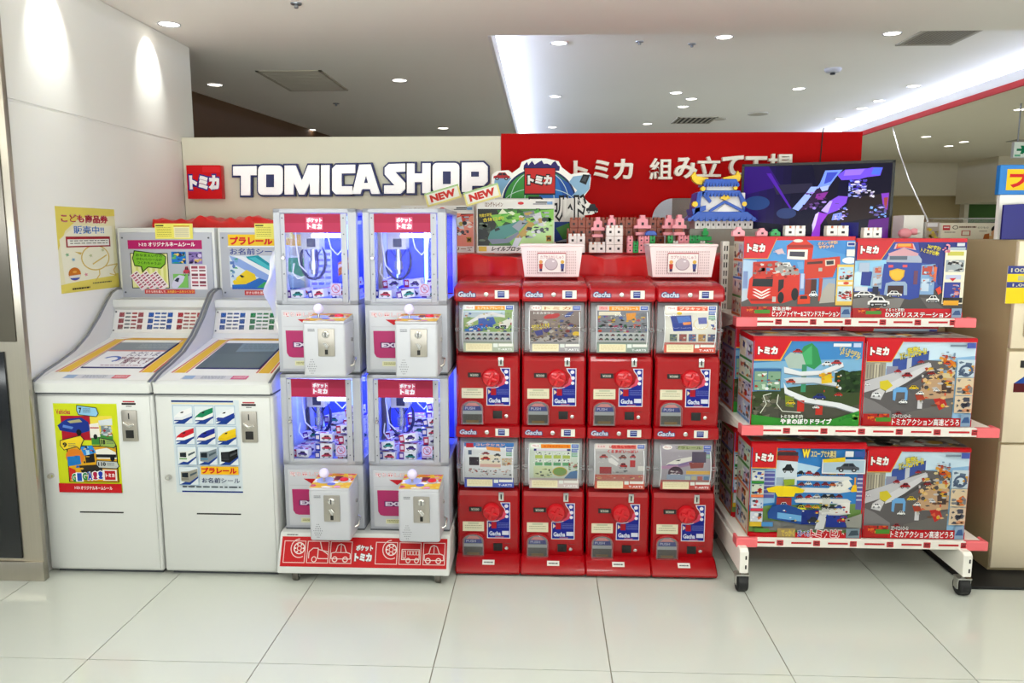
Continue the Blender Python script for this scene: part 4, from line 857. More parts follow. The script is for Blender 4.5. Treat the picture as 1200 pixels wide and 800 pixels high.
# ================================================================ capsule machines: four columns, two high
GW, GP, GY = .272, .279, 3.19
GX = [-.368 + GP * i for i in range(4)]
def arch(x0, x1, z0, z1, n=10):
    r = (x1 - x0) / 2; cx = (x0 + x1) / 2
    return [(x0, z0), (x1, z0)] + [(cx + r * math.cos(math.pi * i / n), z1 - r * .62 + r * .62 * math.sin(math.pi * i / n)) for i in range(n + 1)]
def logo(a, x0, y0, x1, y1): a.text('Gacha', x0, y0, x1, y1, 'd8dcea', .03, '2a3a80', .09, shear=.15)
def machine(lower):
    t = thing('capsule_machine', (0, 0, 0), '', 'capsule machine', 'red capsule toy machines')
    B().box(.0, GW, .052, .38, .046, .586, 0, .006).done('rear_housing', 'gacha_red_in', t)
    b = B(); b.prism([(.008, .052), (.0, .07), (.0, .335), (.012, .352), (.05, .36), (.06, .052)], .002, GW - .002, 'x', bev=.008); b.done('front_panel', 'gacha_red', t)
    for x in (0, GW - .006): B().box(x, x + .006, .035, .06, .34, .585, 0, .002).done('side_wall', 'gacha_red', t)
    # clear drum and the card in it
    n = 12; prof = [(.05 - .082 * math.sin(math.pi * i / n) ** .6, .366 + .214 * i / n) for i in range(n + 1)]
    b = B(); R_ = []
    for x, k in ((-.002, .35), (.002, .6), (.009, .8), (.018, .92), (.032, 1), (GW - .032, 1), (GW - .018, .92), (GW - .009, .8), (GW - .002, .6), (GW + .002, .35)):
        R_.append([b.bm.verts.new((x, .05 + (y - .05) * k, .472 + (z - .472) * (.9 + .1 * k))) for y, z in prof])
    for r0, r1 in zip(R_, R_[1:]):
        for i in range(n): b.bm.faces.new((r0[i], r0[i + 1], r1[i + 1], r1[i]))
    for r in (R_[0], R_[-1]): b.bm.faces.new(r if r is R_[0] else r[::-1])
    bmesh.ops.recalc_face_normals(b.bm, faces=b.bm.faces[:]); dr = b.done('drum', 'acrylic', t, smooth=50)
    for x in (.032, GW - .032): B().tube([(x, y - .001, z) for y, z in prof[1:-1]], .0016, 6).done('drum_rim', 'cable_white', dr)
    for x in (.002, GW - .026): B().box(x, x + .024, -.030, -.004, .463, .475, 0, .002).done('drum_clip', 'acrylic', dr)
    B().box(.012, GW - .012, .046, .05, .368, .576).done('drum_back', 'grey_plastic', t)
    # fittings on the panel
    kn = B(); kn.lathe([(.040, 0), (.040, .008), (.034, .018), (.016, .022), (0, .022)], (.150, 0, .262), 'y', 24); k = kn.done('turn_knob', 'knob_red', t)
    b = B(); b.box(-.03, .03, -.034, -.018, -.0085, .0085, 0, .006); b.box(-.0085, .0085, -.034, -.018, -.03, .03, 0, .006); b.xf(Matrix.Translation((.150, 0, .262)) @ Matrix.Rotation(.35, 4, 'Y')); b.done('knob_grip', 'knob_red', k)
    cp = B().box(.180, .203, -.006, .002, .312, .350, 0, .002).done('coin_plate', 'chrome', t); B().prism([(.1885, .322), (.1915, .318), (.1945, .322), (.1945, .340), (.1915, .344), (.1885, .340)], -.0068, -.005, 'y').done('coin_slot', 'black', cp)
    a = Art(0, 0, 56, 20, '3a3a3c'); a.text('¥300', 8, 4, 46, 16, 'd8d4c8', .02); B().box(.052, .106, -.004, .001, .263, .283, 0, .001).done('price_plate', 'black', t); a.front('price_print', t, .053, -.0044, .282, .052, .018)
    # blue instruction sticker, its corner cut round the knob
    cut = [(230 + 0 - 0, 0)]
    arc = [(58 * math.cos(math.radians(d)) + 0, 58 * math.sin(math.radians(d))) for d in range(-58, 62, 10)]
    a = Art(0, 0, 112, 184); kx, ky = 30, 50
    P = [(64, 2), (110, 2), (110, 182), (2, 182), (2, 94)] + [(kx + 56 * math.cos(math.radians(d)), ky + 46 * math.sin(math.radians(d))) for d in (88, 66, 44, 22, 0, -22, -44)]
    a.poly(P, 'efeaf4'); Q = offset_poly(P, -3.5); a.poly(Q, '1f2f9c')
    a.poly([(86, 40), (92, 60), (84, 80), (60, 92), (50, 88), (72, 72), (78, 50)], 'e05a74'); 
    for x, y, r in ((92, 20, 9), (95, 48, 9), (94, 72, 8)): a.ell(x, y, r, r, 'f0eef6', 12)
    a.rect(22, 100, 46, 132, 'b81f34'); a.poly([(10, 104), (22, 116), (10, 128)], 'f0d8c0'); a.lines(50, 104, 104, 132, 4, '8a94d0', .3); a.text('Gacha', 12, 146, 66, 168, 'e8ecfa', .03); a.rect(72, 144, 104, 164, 'dfe2f0'); a.lines(40, 172, 80, 178, 1, 'c87a90', .8)
    a.front('instruction_sticker', t, .128, -.0006, .306, .104, .166)
    a = Art(0, 0, 100, 48, 'e9e4cc'); a.rect(25, 4, 75, 12, 'c8ccb0'); a.lines(10, 18, 90, 40, 2, 'a8a088', .3); a.front('white_label', t, .024, -.0006, .216, .092, .043)
    ch = B().prism(arch(.020, .120, .060, .168), -.010, .0, 'y', bev=.002).done('chute_frame', 'gacha_red', t)
    a = Art(0, 0, 100, 108)
    pc = arch(6, 94, 0, 102); a.poly([(x, 106 - z) for x, z in pc], '8f8f92'); a.rect(8, 62, 92, 100, '55524c'); a.rect(22, 88, 78, 100, '8a6a2a'); a.rect(7, 46, 93, 60, 'b9bcc0'); a.poly([(10, 44), (14, 24), (86, 24), (90, 44)], '3a4a9a'); a.poly([(18, 24), (34, 10), (66, 10), (82, 24)], 'e09a9a'); a.text('PUSH', 18, 28, 62, 40, 'c8cce8', .02)
    a.front('chute_print', ch, .022, -.0104, .164, .096, .103); 
    B().prism(arch(.024, .116, .064, .164), -.022, -.016, 'y', bev=.002).done('chute_cover', 'acrylic', ch)
    B().box(.157, .196, -.003, .002, .085, .119, 0, .001).done('coin_return', 'black', t)
    b = B(); b.lathe([(.0075, 0), (.0075, .004), (.004, .006), (0, .006)], (.214, 0, .097), 'y', 12); b.done('panel_lock', 'chrome', t)
    B().box(.205, .232, -.0015, .001, .118, .1195).done('seam_line', 'gacha_red_in', t)
    if lower:
        b = B(); b.prism([(-.075, .012), (-.078, .022), (-.07, .032), (-.02, .066), (.02, .072), (.05, .072), (.05, .012)], -.0025, GW + .0035, 'x', bev=.005); tr = b.done('tray', 'gacha_red', t)
        u = Vector((0, .05, .034)).normalized(); n = Vector((0, -u.z, u.y)); a = Art(0, 0, 52, 22, 'f0eee8'); a.lines(6, 8, 46, 16, 1, '5a5a60', .8); a.build('tray_label', tr, Vector((.112, -.034, .0566)) + n * .0012, X_, -u, .052, .024)
        for x in (.05, GW - .05): B().cyl((x, -.04, 0), (x, -.04, .014), .008, 10).done('foot', 'grey_metal', t)
        for x in (.05, GW - .05): B().cyl((x, .33, 0), (x, .33, .05), .008, 10).done('foot', 'grey_metal', t)
    else:
        b = B(); b.prism([(-.012, .006), (-.014, .018), (-.010, .052), (.02, .06), (.38, .06), (.38, .0), (.0, .0)], -.001, GW + .001, 'x', bev=.005); tr = b.done('bottom_band', 'gacha_red', t)
        band(tr, -.0145, .012, .046)
        b = B(); b.prism([(-.020, .588), (-.022, .60), (-.016, .640), (.0, .652), (.16, .664), (.38, .672), (.38, .588)], -.003, GW + .003, 'x', bev=.008); ld = b.done('lid', 'gacha_red', t)
        band(ld, -.0225, .598, .634)
    return t
def band(p, y, z0, z1):
    a = Art(0, 0, 280, 40); logo(a, 20, 8, 92, 32); a.front('logo_print', p, -.004, y, z1, .28, z1 - z0)
    a = Art(0, 0, 60, 36, 'efece4'); a.rect(12, 4, 42, 32, '2a3a8a'); a.lines(15, 9, 40, 28, 2, 'c8d0f0', .4); a.front('maker_label', p, .168, y - .0004, z1 - .001, .058, z1 - z0 - .002)
    b = B(); b.lathe([(.009, 0), (.009, .004), (.005, .006), (0, .006)], (.132, y, (z0 + z1) / 2), 'y', 14); b.done('lock', 'chrome', p)
def card(i, t):
    a = Art(130, 100, 700, 690, ('e9edf2', 'cfc6c8', 'd8d6d4', 'f3efe6', 'eef0f4', 'dfeadf', 'e4dcd8', 'b9b2bc')[i])
    H = ('f0a03a', 'f4ead0', 'f2a030', 'e8735a', '4a86c8', 'f09a30', 'e88a80', 'a9b08a')[i]
    a.rect(262 if i not in (6, 7) else 320, 112, 600, 165, H); a.text(('カプセルプラレール', 'トミカ', 'カプセルプラレール', 'プラキッズ', 'トミカ コレクション', 'カプセルプラレール', 'はたらく トミカ', 'プラレール')[i], 290, 122, 585, 156, ('fff0d0', 'c88a60', 'fff0d0', 'fff0e0', 'f6c8a8', 'd8501a', 'c03a40', '6a7050')[i], .03)
    if i in (0, 2, 4, 6): a.rect(150, 110, 250, 160, ('f4f2f0', '', 'f0b0b0', '', 'c83848', '', 'e8d8d8')[i])
    else: a.ell(200, 135, 55, 30, 'f6f2f0'); 
    a.text('トミカ' if i in (1, 4, 6) else 'プラレール', 165, 122, 240, 148, 'c84a50' if i != 4 else 'ffffff', .03)
    for k, c in enumerate(('4a6ac0', '5a78c4', '8ac0a0')): a.rect(612, 110 + k * 58, 690, 158 + k * 58, c); a.lines(620, 122 + k * 58, 682, 148 + k * 58, 2, 'dfe6f6', .5)
    if i == 0:
        a.poly([(135, 160), (690, 160), (690, 440), (135, 440)], '9fb87a'); a.poly([(135, 170), (600, 170), (600, 250), (135, 260)], 'c8d8e4'); a.poly([(160, 330), (320, 220), (460, 190), (600, 230), (600, 260), (450, 230), (330, 270), (200, 340)], 'f0eef0'); a.poly([(300, 270), (470, 250), (500, 330), (420, 380), (300, 350)], '3a66b8'); a.train(140, 330, 260, 110, '2a6ac0', '3a8ad0'); a.poly([(530, 330), (660, 260), (690, 300), (620, 400), (550, 420)], 'e9e6e0'); a.rect(550, 355, 615, 400, '2a2c3a'); a.busy(150, 200, 690, 440, ('3a62b0', 'd8c8a0', '7aa05a', 'e8e6e6', 'b05a50', '2f4a80'), 46, (8, 34), 1)
    elif i == 1:
        a.rect(130, 170, 700, 520, '9a8a86'); a.poly([(280, 250), (330, 215), (450, 200), (470, 225), (430, 260), (300, 275)], 'd0343a'); a.poly([(510, 235), (560, 190), (620, 180), (580, 240), (530, 255)], '4a62a8'); a.busy(150, 280, 690, 500, ('3a3034', '8a3a34', 'b0a090', '5a4a48', 'c8c0b8', '4a5a90', '8a8a3a'), 70, (10, 36), 2); a.poly([(180, 430), (270, 410), (280, 470), (210, 490)], '4a4a98'); a.poly([(270, 395), (340, 385), (350, 430), (290, 440)], '5a4a90'); a.ell(650, 458, 42, 30, 'f0cc3a'); a.text('はたらくくるま', 150, 335, 350, 375, 'f4e03a', .04, rot=-8); a.text('だいしゅうごう', 160, 375, 350, 405, 'f0d83a', .03, rot=-8); a.text('トミカタウン', 170, 185, 400, 215, 'f6f2f2', .03)
    elif i == 2:
        a.rect(130, 165, 700, 440, '8d8f98'); a.poly([(150, 180), (390, 180), (390, 220), (150, 225)], 'f4ecd8'); a.poly([(450, 200), (560, 190), (560, 280), (460, 285)], 'f2a828'); a.busy(140, 230, 690, 440, ('d0503a', '3a5ab0', '4a4640', 'c8c4bc', 'e0b83a', '8a9aa8', 'b04a70', '3a6a4a', '25252c'), 80, (8, 32), 3)
    elif i == 3:
        a.poly([(190, 230), (420, 220), (440, 415), (230, 420)], '3a52a8'); a.poly([(260, 240), (400, 232), (425, 290), (285, 320)], '5a8ad8'); a.poly([(330, 310), (420, 300), (420, 335), (340, 345)], 'e89a5a'); a.ell(290, 198, 30, 18, 'f0cf20'); a.ring(530, 330, 85, 70, 10, 'efe0b0', 20); a.poly([(495, 250), (590, 245), (600, 325), (505, 330)], '6a72c0'); a.busy(620, 270, 735, 400, ('3a5ab0', 'd0786a', '4a4a80', 'e8e0d0'), 16, (8, 28), 3)
        for k, c in enumerate(('7a8a78', 'b0605a', '4a6aa0', 'c89a50', '44528a')): a.rect(190 + k * 105, 455, 272 + k * 105, 545, c); a.busy(192 + k * 105, 457, 270 + k * 105, 543, ('d8d0c0', '3a4a80', 'c06a60'), 6, (8, 22), k)
        a.rect(130, 560, 700, 690, 'd86a58')
    elif i == 4:
        a.rect(130, 100, 700, 150, '4f86c4'); a.text('コレクション', 262, 110, 600, 142, 'f2c0a0', .04); a.rect(150, 108, 235, 165, 'c83444'); a.poly([(380, 150), (540, 165), (550, 215), (390, 195)], 'f0a860'); a.text('1', 175, 200, 215, 260, '6a7a98', .03); a.rect(185, 290, 300, 400, '3a2a3a'); a.car(330, 220, 90, 40, 'b02a30'); a.poly([(310, 260), (550, 260), (545, 440), (310, 410)], 'f2ead8'); a.car(318, 280, 110, 55, 'd8382a'); a.car(470, 240, 80, 40, '3a3c44'); a.car(440, 300, 110, 60, 'e8e6e2'); a.rect(310, 380, 550, 420, 'e8c0b8'); a.rect(560, 300, 690, 390, 'd8d0c0'); a.busy(180, 440, 690, 540, ('b05a5a', 'c8c4c8', '4a4a58', 'd8b0a8'), 40, (6, 22), 4); a.busy(565, 300, 690, 400, ('c86a4a', 'e0b060', 'b0a8a0'), 16, (8, 24), 5)
    elif i == 5:
        a.rect(180, 172, 600, 200, '3a3f90'); a.rect(210, 172, 560, 200, 'e8e0ee')
        for r in range(2):
            for q in range(4): a.rect(190 + q * 105, 215 + r * 95, 285 + q * 105, 300 + r * 95, 'eef4ec'); a.rect(195 + q * 105, 255 + r * 95, 280 + q * 105, 298 + r * 95, 'c0d060' if r == 0 else '7ab88a'); a.busy(200 + q * 105, 215 + r * 95, 275 + q * 105, 255 + r * 95, ('7a8890', '4a5a60', 'a9b4b4'), 5, (5, 18), q + r)
        a.rect(180, 400, 395, 550, 'dfe8c0'); a.busy(185, 405, 390, 545, ('3a4a40', '8aa05a', 'b8c890', '5a7a80'), 14, (10, 30), 6); a.ell(480, 470, 85, 62, '8ab05a'); a.ring(480, 470, 85, 62, 8, 'e8c050'); a.poly([(520, 570), (600, 470), (690, 450), (690, 560)], '4a86c0'); a.busy(580, 330, 690, 480, ('b04a4a', '3a3a44', 'c8a090', '8aa86a'), 16, (8, 26), 7)
    elif i == 6:
        a.rect(130, 165, 700, 500, 'c9c6c8'); a.text('いろいろな', 320, 115, 590, 155, 'd03a40', .05); a.text('くるまがいっぱい', 270, 172, 620, 220, 'd03a40', .05); a.car(180, 235, 95, 60, 'c03038'); a.poly([(280, 290), (320, 280), (400, 350), (380, 390), (290, 340)], 'f2f0f0'); a.poly([(300, 240), (330, 245), (410, 310), (390, 320)], 'e8e4e4'); a.car(400, 345, 100, 75, 'b8343a'); a.car(400, 240, 90, 60, '9a4a40'); a.car(525, 230, 70, 60, 'c03a48'); a.rect(530, 310, 590, 400, 'c84a50'); a.rect(620, 385, 690, 450, 'f0eeea'); a.rect(185, 400, 320, 490, 'b83440'); a.busy(320, 380, 520, 480, ('a9a8ac', '8a8a90', 'd8d8d8'), 12, (10, 34), 6); a.rect(130, 500, 700, 590, 'd8604a'); a.busy(140, 510, 690, 580, ('e8a080', 'f0d0c0', 'b83a38', 'e8c060'), 20, (8, 26), 7)
    else:   # pastel train card: plain locomotives only
        a.train(190, 250, 300, 150, 'efece6', '9a86b0', 'b090b0'); a.rect(480, 190, 640, 330, '5a4a6a'); a.poly([(450, 330), (620, 330), (610, 400), (470, 410)], 'a0504a'); a.poly([(130, 380), (330, 370), (330, 410), (130, 420)], 'c8a0c0'); a.ell(300, 470, 85, 85, '5a3a52'); a.busy(240, 420, 360, 530, ('d8c8d0', '8a6a80', 'f0e8ea'), 14, (10, 34), 8); a.rect(420, 440, 690, 485, 'f0c24a'); a.rect(200, 490, 700, 590, 'a9b8d4')
        for k, c in enumerate(('c8d8d8', 'd8d0a8', 'd0605a', '4a90c0')): a.rect(410 + k * 70, 510, 468 + k * 70, 570, c)
    if i in (0, 2):
        a.rect(130, 445, 700, 560, 'cfd2d2')
        for r in range(2):
            for q in range(8): a.car(150 + q * 66, 455 + r * 52, 50, 34, ('2f3a4a', '8a3a3a', '3a4a80', '5a5a52', '3a6a50')[(q * 3 + r) % 5])
    if i == 1: a.busy(140, 480, 690, 558, ('5a5254', 'b8b0a8', '3a3a58', '8a6a5a', 'd0c8c0'), 40, (14, 44), 9)
    if i not in (3,): a.rect(130, 560, 700, 690, ('b8c0b0', 'b0acb0', '9aa8a0', '', '5a6ac0', 'd8c8c8', 'd06a58', 'c05a58')[i])
    a.rect(158, 585, 455, 680, 'efe6c8'); a.lines(175, 600, 440, 665, 3, 'd8c8a0', .35); a.rect(470, 585, 520, 630, 'e8ece8'); a.rect(530, 585, 690, 620, 'eceae6'); a.text('T-ARTS', 520, 645, 680, 672, 'f4f4f6', .02)
    B().box(.034, GW - .026, -.006, -.004, .374, .571).done('card_sheet', 'box_white', t)
    a.front('card_print', t, .034, -.0064, .571, GW - .060, .197, eps=5e-5)
up, lo = machine(False), machine(True)
desc = (('blue train card, left column', 'red and black car card, second column', 'grey crowded card with yellow patch, third column', 'cream card with blue bag picture, right column'),
        ('white car collection card, left column', 'green railway scene card, second column', 'red working vehicle card, third column', 'lilac pastel train card, right column'))
for row in (0, 1):
    src = lo if row else up
    tr = [copy_tree(src) for _ in range(3)]
    for i, o in enumerate([src] + tr):
        o.location = (GX[i], GY, 0 if row else .590); o['label'] = 'red %s capsule machine with %s' % ('bottom row' if row else 'top row', desc[row][i])
        card(row * 4 + i, o)
# two perforated baskets on the capsule machines
def basket(X, label, s=1.):
    t = thing('plastic_basket', (X, 3.37, 1.2625), label, 'basket', 'white baskets on the capsule machines'); w0, w1, d0, d1, h = .118 * s, .135 * s, .15, .17, .142
    b = B(); P0 = [(-w0, 0, .006), (w0, 0, .006), (w0, d0, .006), (-w0, d0, .006)]; P1 = [(-w1, -.012, h), (w1, -.012, h), (w1, d1, h), (-w1, d1, h)]; q = .004
    def quad(*v): b.bm.faces.new([b.bm.verts.new(x) for x in v])
    quad(*P0)
    for i in range(4):
        A0, A1, D0, D1 = map(Vector, (P0[i], P0[(i + 1) % 4], P1[i], P1[(i + 1) % 4])); quad(A0, A1, D1, D0)
        inn = Vector((0, d0 / 2, 0)); sh = lambda v: v + (Vector((inn.x, inn.y, v.z)) - v).normalized() * q; quad(sh(A1), sh(A0), sh(D0), sh(D1))
    b.done('shell', 'basket', t, smooth=0)
    b = B(); b.tube([P1[0], P1[1], P1[2], P1[3]], .006, 8, closed=True); b.done('rim', 'basket', t)
    a = Art(0, 0, 340, 150)
    for i in range(26):
        for j in range(9): a.rect(16 + i * 12, 22 + j * 13, 22 + i * 12, 30 + j * 13, 'dcc4c6', i + j > 0)
    v = (Vector(P0[0]) - Vector(P1[0])); v.x = 0; a.build('perforation', t, (-w0, -.0126, h - .004), X_, v, 2 * w0, .135, eps=3e-4)
    a = Art(685, 640, 860, 760, 'f7f0ee'); a.frame(685, 640, 860, 760, 3, 'b88a90'); a.rect(685, 640, 860, 646, 'c85a64'); a.text('カプセルかいしゅう', 702, 655, 846, 676, 'd0a0a8', .02); a.ell(770, 708, 40, 36, 'b9a8b0'); a.ell(770, 706, 36, 32, 'd6c9d0'); a.ell(782, 690, 8, 5, 'f4eef2')
    for x, c, hd in ((706, 'c84a40', 'e8b070'), (838, '5a6aa8', 'e8c060')): a.ell(x, 694, 11, 11, hd); a.poly([(x - 12, 705), (x + 12, 705), (x + 9, 735), (x - 9, 735)], c); a.rect(x - 8, 735, x + 8, 750, '5a4a70')
    a.build('basket_card', t, (-.062 * s, -.0155, h - .032), X_, v, .124 * s, .088)
basket(.036, 'pale perforated basket on the second column of capsule machines'); basket(.602, 'larger pale perforated basket on the right column of capsule machines', 1.07)
# ================================================================ red covered display table and what stands on it
TZ = 1.36
cloth('table_cloth', -.74, 1.58, 3.735, 4.5, TZ - .013, .02, 'red cloth draped over the display table behind the capsule machines', 'cloth_red', 150, .02, 9)
def toybox(name, X, Y, Z, w, d, h, label, a, group=None, rz=0., side=None, top='box_red', sidecol='box_red', topart=None, mname='print_gloss'):
    t = thing(name, (X, Y, Z), label, 'toy box', group, rz)
    B().box(0, w, 0, d, 0, h, 0, .0012, 1).done('carton', sidecol, t, smooth=0)
    if a: a.front('front_print', t, 0, -.0004, h, w, h, mname)
    if side: side.build('side_print', t, (-.0004, d, h), (0, -1, 0), Z_, d, h, mname)
    if topart: topart.build('top_print', t, (0, d, h + .0004), X_, (0, -1, 0), w, d, mname)
    return t
def trainbox(tint):
    a = Art(350, 305, 812, 632, 'f0eee8'); a.rect(355, 362, 808, 588, {'g': '4f8a3a', 'r': '8a2a2a'}[tint]); a.poly([(355, 362), (500, 362), (420, 588), (355, 588)], '2c3327' if tint == 'g' else '4a1a1a'); a.poly([(430, 400), (808, 365), (808, 588), (560, 588)], '8fce5a' if tint == 'g' else 'd85a4a'); a.poly([(640, 480), (808, 430), (808, 588), (600, 588)], 'c8eaa8' if tint == 'g' else 'f0a090')
    a.busy(470, 360, 808, 470, ('5ab83a', '3a8a2a', 'a8d870', 'e8f0d0', '2a5a2a') if tint == 'g' else ('d04a3a', '8a2a2a', 'f0a890', 'f4e8e0'), 40, (10, 40), 2)
    a.busy(360, 440, 430, 560, ('5a6a5a', '3a4a3a', '7a8a74'), 14, (10, 26), 4)
    a.poly([(415, 545), (430, 500), (480, 470), (560, 450), (640, 420), (660, 440), (600, 500), (520, 540), (450, 572)], '5f9f98' if tint == 'g' else 'e8e4e4'); a.poly([(415, 548), (520, 545), (600, 500), (600, 520), (540, 570), (440, 578)], '8f96a8'); a.poly([(455, 485), (480, 475), (490, 488), (460, 500)], '22282c')
    a.poly([(560, 470), (620, 420), (650, 440), (600, 500)], 'a9b0ba'); a.poly([(625, 380), (690, 372), (700, 410), (640, 420)], '8a8f98'); a.poly([(680, 400), (730, 380), (750, 470), (720, 465)], 'd8dadf'); a.poly([(580, 540), (660, 440), (700, 450), (610, 550)], 'c8a860'); a.poly([(560, 590), (580, 540), (620, 540), (590, 600)], 'dfe2e8'); a.busy(600, 380, 780, 540, ('5a6068', 'b8bcc4', 'e4e6ea', '3a4048', 'c8b060'), 34, (8, 26), 5)
    a.text('列車が変形', 365, 390, 440, 412, 'f0e03a', .03, rot=-6); a.text('合体ロボ!', 385, 412, 510, 436, 'f0e03a', .04, rot=-6); a.rect(765, 525, 795, 560, 'c89a20'); a.text('M', 770, 530, 790, 555, '3a2a10', .05)
    a.ell(612, 328, 18, 9, 'd8343a'); a.rect(700, 318, 770, 326, '4a4a50'); a.rect(685, 330, 765, 336, '8a8a90'); a.rect(768, 318, 800, 336, '8ab0d8'); a.text('ロングトレイン', 400, 320, 505, 350, '8a5a40', .02)
    a.rect(360, 592, 408, 622, 'e8c83a'); a.text('レイルブロック', 440, 590, 640, 622, '2a2426', .04, 'f0e0d0', .02, shear=.3); a.text('シリーズ', 650, 592, 800, 618, '9a5a30', .03)
    return a
toybox('train_robot_box', -.326, 3.79, TZ + .002, .378, .09, .258, 'green train toy box standing behind the left basket', trainbox('g'), sidecol='box_white')
toybox('train_robot_box', -.71, 3.85, TZ + .002, .365, .09, .232, 'red train toy box half hidden beside the crane games', trainbox('r'), sidecol='box_white')
def newtag(X, Y, Z, tilt, label):
    t = thing('promo_tag', (X, Y, Z), label, 'tag', 'NEW tags'); M4 = Matrix.Rotation(-tilt, 4, 'Y')
    B().box(-.088, .088, 0, .0015, -.034, .034).xf(M4).done('card', 'box_white', t)
    a = Art(0, 0, 200, 78, 'f0e69a'); a.rect(0, 0, 200, 10, 'b8d4a0'); a.rect(10, 10, 190, 68, 'f4f2e6'); a.text('NEW', 26, 18, 174, 60, 'd8382a', .06)
    a.build('print', t, M4 @ Vector((-.088, -.0005, .034)), M4 @ Vector((1, 0, 0)), M4 @ Vector((0, 0, -1)), .176, .068)
p = at(519, 229, Y=3.845); newtag(p.x, 3.845, p.z, .28, 'white NEW tag leaning over the crane game top')
p = at(565, 228, Y=3.785); newtag(p.x, 3.785, p.z, .28, 'white NEW tag on top of the green train toy box')
# cut-out display sign
PY = 4.08
def pp(x, y): v = at(570 + x * 140 / 862, 170 + y * 130 / 800, Y=PY); return (v.x, v.z)
t = thing('cutout_sign', (0, PY, TZ + .003), 'cut-out globe display sign with red katakana square and skyline', 'display sign'); lp = lambda P: [(x, z - TZ) for x, z in (pp(*q) for q in P)]
out = [(60, 790), (55, 400), (30, 340), (40, 220), (75, 190), (160, 185), (185, 205), (240, 165), (255, 125), (320, 100), (430, 100), (520, 120), (545, 165), (610, 215), (680, 200), (740, 205), (755, 240), (745, 320), (700, 380), (740, 420), (790, 450), (805, 485), (760, 505), (705, 510), (705, 790)]
B().prism(lp(out), 0, .012, 'y').done('backing', 'box_white', t, smooth=0)
fx0, fz1 = pp(20, 90); fx1, fz0 = pp(810, 800); a = Art(20, 90, 810, 800)
a.ell(380, 410, 265, 240, '1f3a6a', 40, a0=180, a1=360); a.ell(380, 410, 250, 226, '4aa04a', 40, a0=180, a1=360); a.poly([(380, 190), (480, 205), (580, 275), (625, 360), (630, 410), (380, 410)], '2f7fc8'); a.poly([(500, 215), (590, 280), (630, 360), (630, 405), (560, 405)], '1f5fb0')
for r in (90, 175): a.ring(380, 410, r * 1.2, 230, 5, 'cfe6e0', 20, 180, 360)
a.ring(380, 420, 255, 110, 5, 'cfe6e0', 24, 180, 360)
a.poly([(265, 180), (268, 150), (290, 125), (300, 150), (325, 118), (345, 145), (372, 128), (395, 115), (410, 140), (435, 138), (460, 150), (475, 130), (492, 120), (510, 150), (525, 160), (520, 190)], '3a2a7a')
a.poly([(48, 360), (60, 240), (110, 225), (180, 240), (125, 320), (105, 375)], '8fb8d8'); a.car(50, 198, 118, 58, 'b8303a'); a.poly([(590, 270), (620, 230), (745, 215), (735, 320), (690, 370), (610, 370), (650, 330)], '9fc4e0'); a.poly([(665, 270), (690, 215), (740, 220), (712, 290)], '23262c'); a.poly([(680, 262), (698, 228), (722, 232), (708, 268)], '50565e')
a.rect(270, 168, 494, 362, '1f1a1e'); a.rect(276, 172, 490, 350, 'd02a26'); a.text('トミカ', 292, 218, 474, 292, '1a1a1e', .09, '1a1a1e', .08); a.text('トミカ', 295, 222, 470, 288, 'f4f2ee', .08)
a.rect(60, 385, 705, 560, 'e9e6e2'); a.text('ワールド', 312, 376, 704, 534, '2a2a30', .035, '2a2a30', .10); a.text('ワールド', 312, 376, 704, 534, 'f4f2ee', .035); a.car(715, 425, 85, 70, '2a2c34'); a.rect(60, 555, 705, 700, '1f4a9c'); a.poly([(500, 600), (600, 560), (620, 640), (560, 700)], '5aa04a'); a.poly([(500, 700), (705, 640), (705, 680), (560, 790)], 'b9d0e0'); a.rect(500, 700, 705, 790, '3a2f3a')
a.front('print', t, fx0, -.0004, fz1 - TZ, fx1 - fx0, fz1 - fz0)
# interlocking block models
def blocks(parent, x, y, z, nx, nz, c, m, sx=.024, sz=.024, d=.05, teeth=True, holes=True, name='block', mt=None):
    for i in range(nx):
        for k in range(nz):
            b = B(); b.box(x + i * sx + .0006, x + (i + 1) * sx - .0006, y, y + d, z + k * sz, z + (k + 1) * sz - .001, 0, .0012, 1)
            if teeth and k == nz - 1:
                b.box(x + i * sx + .002, x + i * sx + sx * .4, y, y + d, z + (k + 1) * sz - .001, z + (k + 1) * sz + sz * .28, 2)
                b.box(x + i * sx + sx * .62, x + (i + 1) * sx - .002, y, y + d, z + (k + 1) * sz - .001, z + (k + 1) * sz + sz * .28, 2)
            if holes: b.box(x + i * sx + sx * .36, x + i * sx + sx * .64, y - .0006, y + .002, z + k * sz + sz * .34, z + k * sz + sz * .62, 1)
            b.done(name, [m, 'blk_hole', mt or m], parent, smooth=0)
def model(px, Y, z, label, grp=None): v = at(px, 300, Y=Y); return thing('block_model', (v.x, Y, z), label, 'block model', grp)
CLZ = TZ + .002
t = model(672, 3.96, CLZ, 'brown block fortress wall with toothed top on the red cloth')
blocks(t, -.02, 0, 0, 12, 4, 0, 'blk_brown', .04, .041, .05); blocks(t, -.035, .002, .03, 1, 2, 0, 'blk_brown', .03, .04, .045)
for px, Y, nx, nz, lab, cap in ((666, 3.82, 2, 2, 'squat white block tower right of the train toy box', 'blk_orange'), (690, 3.85, 2, 1, 'low white block piece between two white towers', 'blk_orange'), (710, 3.84, 2, 3, 'tallest white block tower in front of the brown wall', 'blk_orange')):
    t = model(px, Y, CLZ, lab); s = .041; blocks(t, 0, 0, 0, nx, nz, 0, 'blk_white', s, s, .05, mt='blk_white')
    b = B(); b.box(.01, nx * s - .01, .02, .05, nz * s, nz * s + .006); b.done('tower_cap', cap, t)
